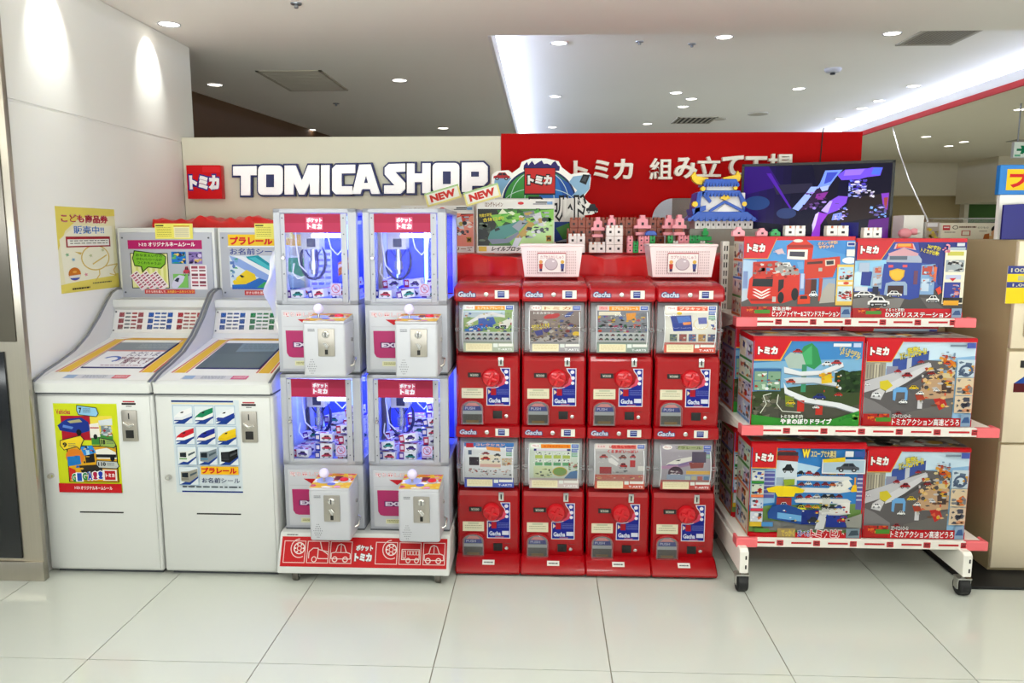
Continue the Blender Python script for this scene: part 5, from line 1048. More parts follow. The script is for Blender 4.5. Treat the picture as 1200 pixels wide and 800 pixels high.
def pagoda(px, Y, zb, w, label, m='blk_pink', tiers=2, post='blk_brown', double=False):
    t = model(px, Y, CLZ, label); h = zb
    B().box(-.012, .012, 0, .03, 0, h, 0, .001, 1).done('post', post, t)
    B().box(-w * .8, w * .8, -.008, .038, h, h + .016, 0, .002, 1).done('lower_roof', m, t); B().box(-.018, .018, 0, .03, h + .016, h + .034).done('story', post, t)
    b = B(); b.prism([(-w, 0), (w, 0), (w, .014), (w * .62, .018), (w * .62, .045), (w * .3, .05), (w * .3, .066), (-w * .3, .066), (-w * .3, .05), (-w * .62, .045), (-w * .62, .018), (-w, .014)], -.01, .04, 'y', bev=.001); b.xf(Matrix.Translation((0, 0, h + .034))); o = b.done('upper_roof', m, t)
    b = B(); b.box(-.006, .006, -.0108, -.009, h + .05, h + .064); b.done('peg_hole', 'blk_hole', o)
pagoda(700, 3.913, .075, .034, 'pink roofed block pagoda left of the tall white tower'); pagoda(716, 3.926, .085, .03, 'pink roofed block pagoda peeking over the tall white tower'); pagoda(752, 3.9, .085, .042, 'widest pink block pagoda in front of the brown wall')
pagoda(783, 3.9, .085, .034, 'pink block pagoda before the rounded window, left one'); pagoda(795, 3.838, .085, .034, 'pink block pagoda before the rounded window, right one')
def house(px, Y, z, s, m, label): 
    t = model(px, Y, z, label); b = B(); b.prism([(-s, 0), (s, 0), (s, s * .9), (s * .45, s * 1.1), (s * .45, s * 1.6), (-s * .45, s * 1.6), (-s * .45, s * 1.1), (-s, s * .9)], 0, .03, 'y', bev=.001); b.done('block', m, t)
    B().box(-s * .2, s * .2, -.0006, .002, s * .5, s * .9).done('peg_hole', 'blk_hole', t)
t = model(735, 3.80, CLZ, 'pink and green block row left of the right basket')
for i, (m, nz) in enumerate((('blk_pink', 3), ('blk_green', 2), ('blk_pink', 3), ('blk_pink', 3), ('blk_green', 3))): blocks(t, i * .027, 0, 0, 1, nz, 0, m, .0268, .025, .045)
t = model(762, 3.84, CLZ, 'blue block dome on a post behind the right basket'); B().box(-.01, .01, 0, .03, 0, .085).done('post', 'blk_brown', t); b = B(); b.prism([(-.03, 0), (.03, 0), (.026, .014), (.014, .022), (-.014, .022), (-.026, .014)], -.01, .04, 'y', bev=.002); b.xf(Matrix.Translation((0, 0, .085))); b.done('dome', 'blk_blue', t)
t = model(782, 3.79, CLZ, 'green and pink block fence behind the right basket')
for i, m in enumerate(('blk_green', 'blk_white', 'blk_pink', 'blk_pink', 'blk_green', 'blk_green', 'blk_white')): blocks(t, i * .026, 0, 0, 1, 3 - (m == 'blk_white'), 0, m, .0258, .026, .04)
t = model(826, 3.79, CLZ, 'green block tree beside the blue block castle'); 
for i, (w_, z0) in enumerate(((.036, .03), (.03, .06), (.014, .085))): B().box(-w_, w_, 0, .03, z0, z0 + .02, 0, .002, 1).done('tier', 'blk_green', t)
B().box(-.008, .008, .008, .022, 0, .12).done('trunk', 'blk_green', t)
# blue castle
def cs(x, y, Y=3.84): v = at(785 + x * 120 / 873, 180 + y * 110 / 800, Y=Y); return (v.x, v.z)
c0 = cs(460, 600); t = thing('block_castle', (c0[0], 3.85, CLZ), 'blue and white block castle with yellow roof ornaments', 'block model')
L = lambda P: [(x - c0[0], z - CLZ) for x, z in (cs(*q) for q in P)]
zz = lambda y: cs(460, y)[1] - CLZ
xl, xr = L([(190, 700), (740, 700)])[0][0], L([(190, 700), (740, 700)])[1][0]
B().box(xl - .01, xr + .01, 0, .16, 0, zz(640), 0, .002, 1).done('stone_base', 'blk_grey', t)
n = 11; s = (xr - xl - .03) / n; blocks(t, xl + .015, .008, zz(640), n, 1, 0, 'blk_white', s, zz(565) - zz(640), .14, teeth=False)
def roof(y0, y1, x0, x1, x2, x3, d0, d1, m='blk_blue'):
    b = B(); P = L([(x0, y1), (x1, y1), (x2, y0), (x3, y0)]); b.prism(P, d0, d1, 'y', bev=.002); o = b.done('roof', m, t)
    k = 12; a0, a1 = P[0][0], P[1][0]
    for i in range(k): B().box(a0 + (a1 - a0) * i / k, a0 + (a1 - a0) * (i + .55) / k, d0 - .006, d0 + .01, P[0][1] - .006, P[0][1] + .012).done('roof_tile', m, o)
roof(495, 565, 150, 745, 660, 235, -.02, .18)
B().box(*[L([(250, 500), (650, 500)])[i][0] for i in (0, 1)], .02, .14, zz(500), zz(330), 0, .002, 1).done('keep_wall', 'blk_white', t)
B().prism(L([(340, 480), (475, 395), (640, 480), (640, 505), (475, 420), (340, 505)]), .0, .03, 'y', bev=.001).done('gable', 'blk_blue', t)
B().prism(L([(390, 500), (475, 430), (555, 500)]), .008, .03, 'y').done('gable_wall', 'blk_white', t)
for P in ([(205, 540), (240, 330), (275, 315), (255, 540)], [(610, 330), (650, 400), (640, 500), (590, 345)], [(265, 330), (300, 320), (360, 400), (345, 420)], [(190, 470), (310, 440), (310, 480), (200, 520)]): B().prism(L(P), -.004, .15, 'y', bev=.001).done('roof_slope', 'blk_blue', t)
roof(312, 355, 260, 620, 600, 290, -.004, .16); B().box(*[L([(320, 300), (560, 300)])[i][0] for i in (0, 1)], .02, .12, zz(325), zz(265), 0, .001, 1).done('top_wall', 'blk_white', t)
roof(215, 270, 290, 600, 570, 310, -.006, .14)
for P in ([(195, 185), (230, 145), (245, 185), (345, 200), (345, 225), (300, 232), (290, 262), (245, 255), (210, 225)], [(628, 185), (600, 138), (580, 175), (470, 198), (475, 220), (560, 220), (580, 245), (615, 225)]): B().prism(L(P), .03, .06, 'y', bev=.002).done('roof_ornament', 'blk_yellow', t)
for x, y, r in ((285, 298, 20), (562, 292, 16), (216, 430, 24), (638, 428, 20), (475, 372, 24)):
    p_ = L([(x, y), (x + r, y)]); rr = p_[1][0] - p_[0][0]; b = B(); b.cyl((p_[0][0], -.008, p_[0][1]), (p_[0][0], .02, p_[0][1]), rr, 16); b.done('disc', 'blk_yellow', t)
B().prism([(x, z) for x, z in L([(435, 385), (440, 365), (460, 355), (495, 355), (510, 365), (515, 385)])], -.01, .02, 'y').done('crest', 'blk_yellow', t)
# television
TL, TRt = Vector((1.05, 4.21, 0)), Vector((1.752, 3.99, 0)); ang = math.atan2(TRt.y - TL.y, TRt.x - TL.x); TWd = (TRt - TL).length; tz0, tz1 = 1.385, 1.817
t = thing('television', ((TL.x + TRt.x) / 2, (TL.y + TRt.y) / 2, TZ + .003), 'flat black television showing a purple robot picture', 'television', rz=ang); hw = TWd / 2
b = B(); b.box(-hw, hw, 0, .045, tz0 - TZ, tz1 - TZ, 0, .006); b.done('case', 'tv_black', t)
b = B(); f = .014
for q in ((-hw, hw, tz1 - TZ - f, tz1 - TZ), (-hw, hw, tz0 - TZ, tz0 - TZ + f), (-hw, -hw + f, tz0 - TZ, tz1 - TZ), (hw - f, hw, tz0 - TZ, tz1 - TZ)): b.box(q[0], q[1], -.004, .002, q[2], q[3], 0, .001, 1)
b.done('bezel', 'tv_black', t)
b = B(); b.box(-.05, .05, .015, .035, .01, tz0 - TZ + .02, 0, .004); b.done('neck', 'tv_black', t); B().box(-.16, .16, -.05, .10, .001, .014, 0, .005).done('stand', 'tv_black', t)
a = Art(45, 60, 1130, 720, '120c33')
for i in range(18): a.rect(45 + i * 20, 60, 65 + i * 20, 720, ('2c0f66', '2a0f62', '251058', '220f52', '1e0e4a', '1a0d42')[min(5, i // 3)], i > 0)
a.poly([(45, 60), (230, 60), (330, 230), (45, 300)], '3a1478'); a.ell(150, 370, 100, 60, '2c4a80'); a.ell(380, 460, 75, 45, '3a4a78'); a.poly([(270, 220), (560, 210), (590, 280), (300, 300)], '34304a'); a.poly([(215, 120), (250, 120), (420, 420), (405, 420)], '5a2aa8'); a.poly([(560, 60), (1130, 60), (1130, 720), (420, 720), (640, 420)], '1c1730'); a.poly([(640, 420), (900, 330), (1130, 300), (1130, 480), (700, 560)], '352a2c'); a.poly([(760, 200), (900, 160), (820, 420), (740, 460)], '140f38')
# an angular machine: arm, chest block, joints, leg plates
a.poly([(655, 108), (780, 106), (735, 165), (690, 240), (600, 245), (620, 215)], '7f9aea'); a.poly([(668, 125), (750, 122), (700, 200), (650, 220)], '4a58c0'); a.poly([(555, 240), (620, 240), (590, 300), (470, 440), (425, 420), (530, 280)], '9fb4f4'); a.poly([(600, 255), (690, 250), (640, 340), (520, 430), (480, 440)], '3a2548'); a.poly([(620, 245), (690, 228), (680, 270), (640, 280)], 'aebcf6'); a.poly([(600, 300), (685, 285), (650, 350), (590, 345)], '8a3a9a'); a.busy(500, 270, 680, 430, ('4a3060', '6a4a8a', '2a1a3a', 'a088d0'), 22, (8, 24), 2)
a.poly([(745, 150), (800, 105), (960, 100), (990, 92), (1065, 95), (1050, 160), (960, 170), (900, 188), (775, 190)], '7a5ae0'); a.poly([(800, 110), (940, 105), (910, 150), (790, 155)], '9a78f0'); a.poly([(1000, 95), (1062, 96), (1045, 155), (985, 150)], '5a78f0'); a.busy(830, 190, 960, 330, ('6a7ae0', '3a3a90', 'b0b8f0', '5a4ab8', '8a90d0', 'd8d0e8'), 46, (8, 26), 3); a.busy(880, 270, 1020, 340, ('b8b0c8', '8a80a8', 'd8d4e4', '5a5078'), 16, (8, 22), 4)
a.poly([(700, 360), (760, 320), (830, 325), (820, 380), (760, 440), (690, 470), (640, 440)], '8a5ad8'); a.poly([(640, 440), (700, 360), (720, 360), (690, 460)], 'c0aef4'); a.poly([(620, 450), (690, 470), (640, 560), (640, 720), (570, 720), (590, 540)], '9a4ad0'); a.poly([(600, 470), (625, 450), (605, 560), (585, 620), (578, 560)], 'd4c8f8'); a.poly([(730, 470), (790, 455), (800, 510), (720, 520)], '8ea0f0'); a.busy(740, 380, 840, 520, ('a890d8', '5a4a90', 'c8c0e8', '7a88e0'), 22, (6, 22), 5)
a.poly([(1065, 305), (1120, 300), (1115, 440), (1085, 420)], '8a4ac0'); a.poly([(1085, 340), (1115, 335), (1108, 430), (1092, 415)], 'a0504a'); a.busy(985, 370, 1110, 500, ('6a60a0', 'a8a0d8', '3a3468', '8ab0f0'), 20, (8, 26), 6); a.poly([(990, 520), (1130, 500), (1130, 720), (970, 720)], '6a2a88')
a.poly([(0, 520), (45, 520), (420, 560), (420, 720), (45, 720)], '0e0a2e'); a.poly([(790, 540), (920, 540), (920, 720), (790, 720)], '150f6a')
a.front('screen', t, -hw + f, -.0006, tz1 - TZ - f, TWd - 2 * f, tz1 - tz0 - 2 * f, 'screen', eps=4e-5)
# ================================================================ wheeled shelf rack with boxed toys
RX0, RX1, RYB = .815, 1.79, 3.60
SH = ((1.085, 3.20), (.664, 3.045), (.190, 3.055))
t = thing('shelf_rack', ((RX0 + RX1) / 2, RYB, 0), 'white wheeled shop shelf rack with red and white price rails', 'shelf rack'); rx = t.location.x
for x in (RX0 + .01, RX1 - .03):
    po = B().box(x - rx, x - rx + .03, 0, .05, .10, 1.42, 0, .003).done('upright', 'rack_white', t)
    b = B()
    for k in range(33):
        for dx in (.007, .018): b.box(x - rx + dx, x - rx + dx + .005, -.0008, .001, .16 + k * .038, .184 + k * .038)
    b.done('slots', 'blk_hole', po, smooth=0)
B().box(RX0 + .03 - rx, RX1 - .03 - rx, .03, .045, .14, 1.40).done('back_panel', 'rack_back', t)
for z, y0 in SH:
    x0, x1 = (RX0 - .005, RX1 + .005) if z < 1 else (RX0 - .005, RX1 - .035)
    s = B(); s.box(x0 - rx, x1 - rx, y0 + .012 - RYB, .0, z, z + .022, 0, .002, 1); sh = s.done('shelf', 'rack_white', t)
    r = B().box(x0 + .05 - rx, x1 - .05 - rx, y0 - .006 - RYB, y0 + .012 - RYB, z - .008, z + .026, 0, .002, 1).done('price_rail', 'rack_white', sh)
    a = Art(0, 0, 900, 34, 'f4efe8'); rr = random.Random(int(z * 100))
    for i in range(6):
        a.rect(14 + i * 150, 12, 96 + i * 150, 20, 'cf3a44'); a.rect(104 + i * 150, 5, 132 + i * 150, 28, 'd85a60'); a.rect(108 + i * 150, 10, 128 + i * 150, 14, 'f4e4e0', True); a.rect(108 + i * 150, 19, 128 + i * 150, 23, 'f4e4e0', True)
    a.front('rail_print', sh, x0 + .05 - rx, y0 - .0065 - RYB, z + .026, x1 - x0 - .10, .034)
    for x, sg in ((x0, 1), (x1, -1)):
        b = B(); P = [(0, 0), (.085, 0), (.09, .012), (.09, .022), (.012, .022), (.012, .06), (0, .06)]; P = [(x - rx + sg * (u - .012), y0 - .010 - RYB + v) for u, v in P]
        b.prism(P if sg > 0 else P[::-1], z - .012, z + .028, 'z', bev=.003); b.done('corner_guard', 'cap_pink', sh)
    for x in (x0 + .001, x1 - .007): B().prism([(y0 + .06 - RYB, z - .004), (0, z - .07), (0, z), (y0 + .06 - RYB, z)], x - rx, x - rx + .006, 'x').done('bracket', 'rack_white', sh)
for i, x in enumerate((RX0 - .012, RX1 - .10)):
    lg = B().prism([(3.0 - RYB, .088), (3.0 - RYB, .176), (3.015 - RYB, .188), (.05, .188), (.05, .088)], x - rx, x - rx + .036, 'x', bev=.003).done('foot_beam', 'rack_white', t)
    b = B()
    for z in (.105, .145): b.box(x - rx + .022, x - rx + .028, 2.9985 - RYB, 3.001 - RYB, z, z + .016)
    b.box(x - rx + .012, x - rx + .024, 3.06 - RYB, 3.09 - RYB, .1765, .1788)
    b.done('slots', 'blk_hole', lg, smooth=0)
    for y in (3.03 - RYB, -.02): caster(lg, x - rx + .018, y, .036, 'rubber', .042)
# ---- art of the big cartons
def logo_corner(a, f, x, y, w, h, sl=.35):
    a.poly([(x, y), (x + w * (1 + sl), y), (x + w, y + h), (x, y + h)], 'e8b84a'); a.poly([(x, y), (x + w * (1 + sl) - 4, y), (x + w - 4, y + h - 5), (x, y + h - 5)], 'd3182a'); a.text('トミカ', x + w * .12, y + h * .26, x + w * .88, y + h * .70, '7a1018', .09, '7a1018', .05); a.text('トミカ', x + w * .13, y + h * .28, x + w * .87, y + h * .68, 'f6f2ee', .075)
def foot(a, x0, y0, x1, y1, small, big, col='d01f2c', bx=.30):
    W, Hh = x1 - x0, y1 - y0; a.rect(x0, y0 + Hh * .45, x1, y1, col); a.rect(x0, y0, x0 + W * bx * .9, y1, 'b82a2a'); a.busy(x0, y0, x0 + W * bx * .85, y0 + Hh * .6, ('e07a2a', 'e8a03a', 'c84a2a', '6a3a2a'), 16, (W * .01, W * .035), 3); a.rect(x0 + W * .12, y0 + Hh * .3, x0 + W * .26, y0 + Hh * .65, '5a9a3a')
    a.text(small, x0 + W * bx, y0, x0 + W * (bx + .17), y0 + Hh * .36, 'ffffff', .02, '6a1018', .04); a.text(big, x0 + W * bx, y0 + Hh * .38, x0 + W * .89, y0 + Hh * .94, 'ffffff', .022, '8a1018', .045); a.rect(x0 + W * .90, y0, x0 + W * .99, y1, '9ab0c8'); a.poly([(x0 + W * .905, y0 + Hh * .7), (x0 + W * .93, y0 + Hh * .25), (x0 + W * .97, y0 + Hh * .2), (x0 + W * .985, y0 + Hh * .7)], '4a6a9a')
def art_fire():
    a = Art(218, 28, 1128, 738, 'd3182a'); a.rect(218, 62, 1128, 640, '5a9fd8'); a.poly([(218, 230), (330, 240), (330, 600), (218, 610)], 'b9cfe8'); a.rect(225, 330, 262, 480, '8a9cc8'); a.poly([(700, 62), (1128, 62), (1128, 200), (900, 150)], '4a94d4'); a.ell(1090, 235, 60, 28, 'e8eef4')
    a.poly([(218, 560), (1128, 540), (1128, 640), (218, 640)], '6a6664'); a.poly([(218, 500), (300, 470), (300, 560), (218, 600)], 'c8d0dc')
    # station tower and arm
    a.poly([(570, 110), (640, 55), (730, 60), (790, 110), (780, 235), (580, 225)], 'd8401f'); a.rect(578, 100, 785, 125, 'a82a18'); a.poly([(582, 142), (745, 142), (745, 232), (578, 222)], 'efe9e4'); a.poly([(598, 158), (722, 160), (720, 205), (596, 200)], '50485a'); a.ell(662, 66, 40, 14, 'e8e4dc')
    a.poly([(722, 230), (1010, 200), (1015, 262), (985, 300), (960, 380), (722, 400)], 'd24420'); a.poly([(745, 250), (870, 240), (870, 262), (745, 270)], '5a2a22'); a.poly([(890, 232), (970, 226), (972, 276), (895, 284)], 'e8d8c8'); a.poly([(900, 240), (960, 236), (962, 268), (904, 274)], '2a2c3a'); a.rect(735, 400, 785, 600, 'a83a20'); a.rect(785, 400, 830, 520, '5a3020'); a.rect(850, 390, 880, 590, 'c84420'); a.poly([(880, 400), (985, 390), (985, 600), (870, 600)], '9ab0cc'); a.poly([(880, 500), (930, 430), (985, 440), (985, 600), (860, 610)], 'b9b4ac'); a.rect(840, 300, 870, 330, 'b8b8b0'); a.poly([(660, 250), (710, 245), (720, 310), (680, 315)], '7ab0e0'); a.rect(680, 350, 730, 500, '8a9ac8'); a.rect(700, 350, 725, 480, 'c8d4ec')
    # fire engine
    a.poly([(300, 250), (480, 240), (560, 260), (690, 350), (690, 560), (560, 610), (300, 615), (262, 560), (275, 400), (300, 370)], 'd63a1e'); a.poly([(470, 260), (520, 245), (680, 310), (680, 360), (560, 365), (478, 320)], 'a9a6a4'); a.poly([(540, 255), (600, 252), (620, 290), (560, 290)], 'e9e7e4'); a.poly([(305, 395), (470, 395), (468, 465), (300, 462)], '1e1c22'); a.rect(300, 478, 458, 556, 'd8341e')
    for k in range(3): a.poly([(305, 482 + k * 26), (325, 482 + k * 26), (380, 510 + k * 26), (436, 482 + k * 26), (455, 482 + k * 26), (380, 526 + k * 26)], 'efe8e4')
    a.poly([(515, 405), (560, 400), (560, 470), (515, 520)], '241c22'); a.ell(540, 560, 26, 50, '1c181a'); a.ell(655, 530, 30, 55, '1c181a'); a.rect(470, 552, 500, 598, 'c8c4c0'); a.rect(305, 250, 480, 372, 'c83a20'); a.rect(365, 300, 400, 330, '6a8ab8', True); a.rect(410, 300, 440, 330, '6a8ab8'); a.busy(300, 260, 680, 390, ('a82a18', 'e05a30', '8a8684', 'c8c4c0', '5a2018', 'd8d4d0'), 46, (8, 26), 7); a.rect(290, 570, 470, 590, 'a82a18')
    a.poly([(680, 560), (700, 535), (760, 532), (782, 560), (782, 612), (680, 618)], 'e0501e'); a.poly([(700, 545), (755, 542), (760, 570), (698, 572)], '3a2a30'); a.car(770, 500, 70, 60, 'e8eaec')
    a.rect(990, 270, 1128, 625, 'e8c86a'); a.rect(1002, 292, 1122, 405, 'b9d8ea'); a.busy(1015, 305, 1118, 400, ('c83a2a', '8a2a20', '3a2a2a', 'd8d0c8'), 18, (10, 30), 5); a.rect(1002, 420, 1122, 445, 'efe8dc'); a.ell(1070, 432, 24, 12, 'd8502a'); a.rect(1002, 460, 1122, 590, 'cfe0e8'); a.busy(1008, 480, 1120, 575, ('c83a2a', '8a2a20', 'e8e4e0', '5a4a4a'), 20, (10, 30), 6)
    a.text('ボタンで変形!', 820, 70, 980, 100, 'f2d8b0', .04, 'c86a3a', .05, rot=-5); a.text('サウンド!', 830, 104, 950, 130, 'f2d8b0', .04, 'c86a3a', .05, rot=-5); a.rect(1060, 75, 1125, 112, 'e8eaee'); a.rect(1066, 82, 1120, 106, '3a4a9a'); a.rect(1058, 140, 1125, 200, 'e6e4e2'); a.line([(460, 160), (560, 180)], 4, 'e8e0e4'); a.poly([(470, 150), (530, 130), (550, 170), (500, 185)], 'd8c0c8')
    logo_corner(a, 0, 218, 42, 200, 180); foot(a, 218, 640, 1128, 732, '緊急出動!', 'ビッグファイヤー&コマンドステーション', bx=.28); return a
def art_police():
    a = Art(72, 28, 1015, 730, 'd3182a'); a.rect(72, 60, 1015, 645, '3a56a8'); a.poly([(600, 60), (1015, 60), (1015, 300), (640, 240)], '24348c'); a.poly([(72, 225), (340, 215), (340, 460), (72, 470)], '9fd0ec'); a.poly([(72, 330), (140, 300), (140, 460), (72, 460)], 'cfe6f4'); a.poly([(135, 300), (225, 320), (215, 445), (130, 440)], '2a3f98')
    a.poly([(72, 500), (1015, 470), (1015, 645), (72, 645)], '5a5654'); a.poly([(72, 560), (330, 520), (200, 645), (72, 645)], '8a8684'); a.poly([(650, 545), (760, 560), (860, 640), (720, 640)], '6f6b69'); a.poly([(360, 560), (520, 545), (480, 640), (300, 645)], '8f8b88')
    a.poly([(320, 250), (640, 245), (638, 545), (560, 565), (300, 520)], '3450a8'); a.poly([(340, 210), (360, 165), (480, 130), (590, 150), (640, 210), (640, 240), (335, 235)], 'aeb6c8'); a.poly([(350, 160), (480, 110), (610, 160), (600, 180), (360, 180)], 'd8a8b0'); a.rect(365, 182, 515, 215, '6a7484'); a.poly([(395, 120), (410, 75), (560, 75), (585, 130), (480, 110)], 'd8b8bc'); a.poly([(410, 120), (425, 70), (550, 70), (565, 120), (480, 105)], 'e05a30'); a.rect(428, 75, 540, 98, 'e8b04a')
    a.poly([(370, 310), (435, 290), (502, 305), (498, 360), (470, 395), (432, 402), (395, 385), (372, 350)], 'e0b02a'); a.poly([(384, 318), (435, 302), (490, 314), (486, 356), (462, 384), (432, 390), (402, 376), (384, 346)], 'eec23a'); a.rect(360, 260, 400, 282, 'e0606a'); a.rect(480, 258, 520, 280, 'e0606a', True); a.rect(580, 310, 615, 430, '7a4a6a')
    a.poly([(335, 520), (345, 420), (400, 405), (510, 405), (530, 430), (535, 525), (505, 525), (500, 440), (365, 440), (362, 525)], '9fb2cc'); a.rect(365, 442, 498, 515, '4a2a26'); a.poly([(228, 280), (310, 260), (310, 470), (222, 450)], 'a9bcd4'); a.poly([(640, 260), (760, 250), (760, 520), (640, 520)], '8fb0d4'); a.rect(650, 270, 735, 345, 'c8503a'); a.rect(245, 285, 298, 330, 'd0684a'); a.rect(650, 380, 715, 490, 'c8d8e8'); a.rect(235, 370, 300, 440, 'c0d0e0'); a.rect(235, 450, 285, 520, '23284a'); a.poly([(745, 270), (775, 280), (770, 410), (745, 400)], 'e0784a'); a.poly([(780, 260), (825, 270), (825, 440), (790, 430)], '25348a')
    for x, y, w_, h_, f_ in ((200, 535, 190, 95, -1), (360, 485, 130, 60, -1), (700, 525, 110, 70, 1), (80, 490, 180, 60, -1)): a.car(x, y, w_, h_, 'f2f0ee', f_); a.rect(x + w_ * .1, y + h_ * .58, x + w_ * .9, y + h_ * .72, '2a2a30')
    a.rect(80, 450, 190, 490, 'd8dce4'); a.rect(105, 240, 195, 320, 'b8c4d8'); a.busy(230, 270, 310, 440, ('d8e0ea', '8a9cb8', 'c8a090'), 14, (8, 20), 2); a.busy(640, 260, 760, 510, ('c8d8e8', '7a94b8', 'd87a5a'), 20, (8, 22), 3); a.poly([(770, 470), (810, 445), (825, 500), (800, 520)], 'e0502a')
    a.rect(832, 130, 1010, 600, 'efe8d4'); a.rect(852, 105, 1000, 132, 'b8c4cc'); a.rect(852, 142, 990, 178, 'cfc860'); a.rect(842, 215, 1000, 320, 'a9b0b4'); a.busy(850, 215, 990, 315, ('2a2a30', '5a5a60', 'd8d4d0'), 16, (10, 34), 4); a.rect(850, 345, 980, 385, 'c8cce4'); a.poly([(880, 375), (940, 372), (912, 402)], 'd0242a'); a.rect(842, 410, 980, 545, '3a48a0'); a.busy(900, 420, 985, 540, ('d8a0a8', 'c86a50', 'a0b0d8'), 10, (10, 30), 5); a.rect(838, 545, 1005, 590, '2a2624'); a.rect(845, 570, 975, 612, 'e8b02a')
    a.text('360°変形!', 675, 88, 790, 128, 'f0e03a', .05, '2a2a5a', .04, rot=14); a.text('トミカが出動!', 620, 125, 780, 165, 'f0e03a', .05, '2a2a5a', .04, rot=14); a.rect(925, 68, 990, 95, 'd8dce4'); a.busy(800, 60, 870, 160, ('e8a0b0', 'd87a90'), 10, (8, 24), 6)
    logo_corner(a, 0, 80, 45, 210, 172, .5); foot(a, 72, 640, 1015, 724, 'ぐるっと変形!', 'DXポリスステーション', bx=.30); return a
def art_mountain():
    a = Art(175, 100, 650, 470, 'd3182a'); a.rect(178, 118, 642, 470, '4f93cc'); a.poly([(178, 210), (330, 200), (642, 190), (642, 300), (178, 330)], '8ab8d8'); a.poly([(178, 330), (420, 300), (642, 290), (642, 470), (178, 470)], '4a5a34'); a.poly([(530, 250), (560, 235), (590, 245), (642, 238), (642, 330), (530, 330)], '2f4a28'); a.poly([(178, 400), (300, 360), (560, 400), (642, 380), (642, 440), (178, 440)], '5c5c50')
    a.poly([(370, 180), (390, 140), (425, 126), (450, 150), (470, 210), (440, 235), (390, 215)], '3f9a62'); a.poly([(385, 170), (425, 135), (430, 215), (400, 215)], '57b47a'); a.poly([(310, 190), (335, 165), (385, 170), (410, 235), (330, 230)], 'b4c4bc'); a.rect(387, 215, 408, 330, '4a9a78')
    a.poly([(310, 225), (380, 245), (470, 240), (560, 205), (565, 222), (490, 255), (390, 262), (312, 250)], 'e4e6ea'); a.poly([(312, 275), (350, 268), (460, 270), (540, 290), (540, 305), (440, 290), (345, 295)], 'd4d8de'); a.poly([(312, 290), (330, 320), (420, 355), (560, 375), (642, 400), (642, 420), (540, 392), (400, 372), (318, 335)], 'e8eaee'); a.poly([(470, 250), (515, 245), (520, 290), (475, 295)], 'e8c82a'); a.poly([(375, 365), (405, 365), (405, 412), (375, 412)], 'c83a2a'); a.rect(455, 385, 485, 425, 'c83a2a'); a.poly([(320, 345), (360, 350), (360, 395), (325, 390)], '8a9a3a')
    for x, y, w_, c in ((345, 150, 40, 'b82a2a'), (470, 200, 45, 'e8e8ea'), (510, 195, 45, 'b83a3a'), (320, 275, 42, 'c04a34'), (440, 335, 55, '2a3a8a'), (225, 360, 34, 'eceae6'), (325, 365, 40, 'e0c030'), (530, 330, 36, 'c83a2a'), (440, 385, 30, 'e8e8e8')): a.car(x, y, w_, w_ * .5, c)
    a.busy(530, 240, 640, 330, ('24401f', '3a5a2c', '4a6a38', '2c4824'), 26, (6, 18), 8); a.busy(180, 345, 310, 440, ('6a6a5c', '4f5f3c', '7a7866', '45502f'), 22, (8, 26), 9); a.line([(312, 252), (390, 264), (490, 257), (565, 224)], 3, '8f959c'); a.line([(318, 337), (400, 374), (540, 394), (642, 422)], 3, '8f959c'); a.line([(345, 297), (440, 292), (540, 307)], 3, '8f959c'); a.rect(180, 232, 298, 326, '4a78a8')
    for k in range(4): a.rect(184 + (k % 2) * 58, 244 + (k // 2) * 41, 238 + (k % 2) * 58, 282 + (k // 2) * 41, '8fae94', k > 0)
    a.busy(186, 246, 294, 322, ('4a7a5a', 'c8d8c8', 'b04a3a', 'e8e8e8'), 22, (5, 14), 2); a.line([(215, 420), (240, 380), (225, 345), (260, 335)], 3, 'e8ece0'); a.line([(290, 340), (285, 380), (310, 410), (390, 415)], 3, 'e8ece0'); a.busy(460, 230, 560, 330, ('e0a82a', 'b84a30', 'e4e4e6', '3a7a4a'), 16, (4, 13), 4)
    a.poly([(178, 425), (300, 440), (520, 445), (642, 405), (642, 470), (178, 470)], '3f9a3c'); a.rect(515, 127, 590, 140, 'e6eaf0'); a.rect(600, 125, 632, 142, 'c8d4ec'); a.text('くるくるのぼる!', 540, 150, 632, 168, 'e8d060', .03, rot=16); a.text('ドライブ', 545, 168, 632, 186, 'e8d060', .03, rot=16)
    logo_corner(a, 0, 178, 118, 115, 82, .38); a.rect(178, 104, 642, 118, 'd3182a'); a.text('トミカあそび!', 305, 424, 400, 440, 'f6f6f0', .03, '2a5a2a', .04); a.text('やまのぼりドライブ', 303, 440, 525, 464, 'ffffff', .045, '2a5a2a', .05); a.busy(555, 420, 640, 452, ('5ab84a', '8ac85a', '2f8a34'), 10, (8, 20), 3); return a
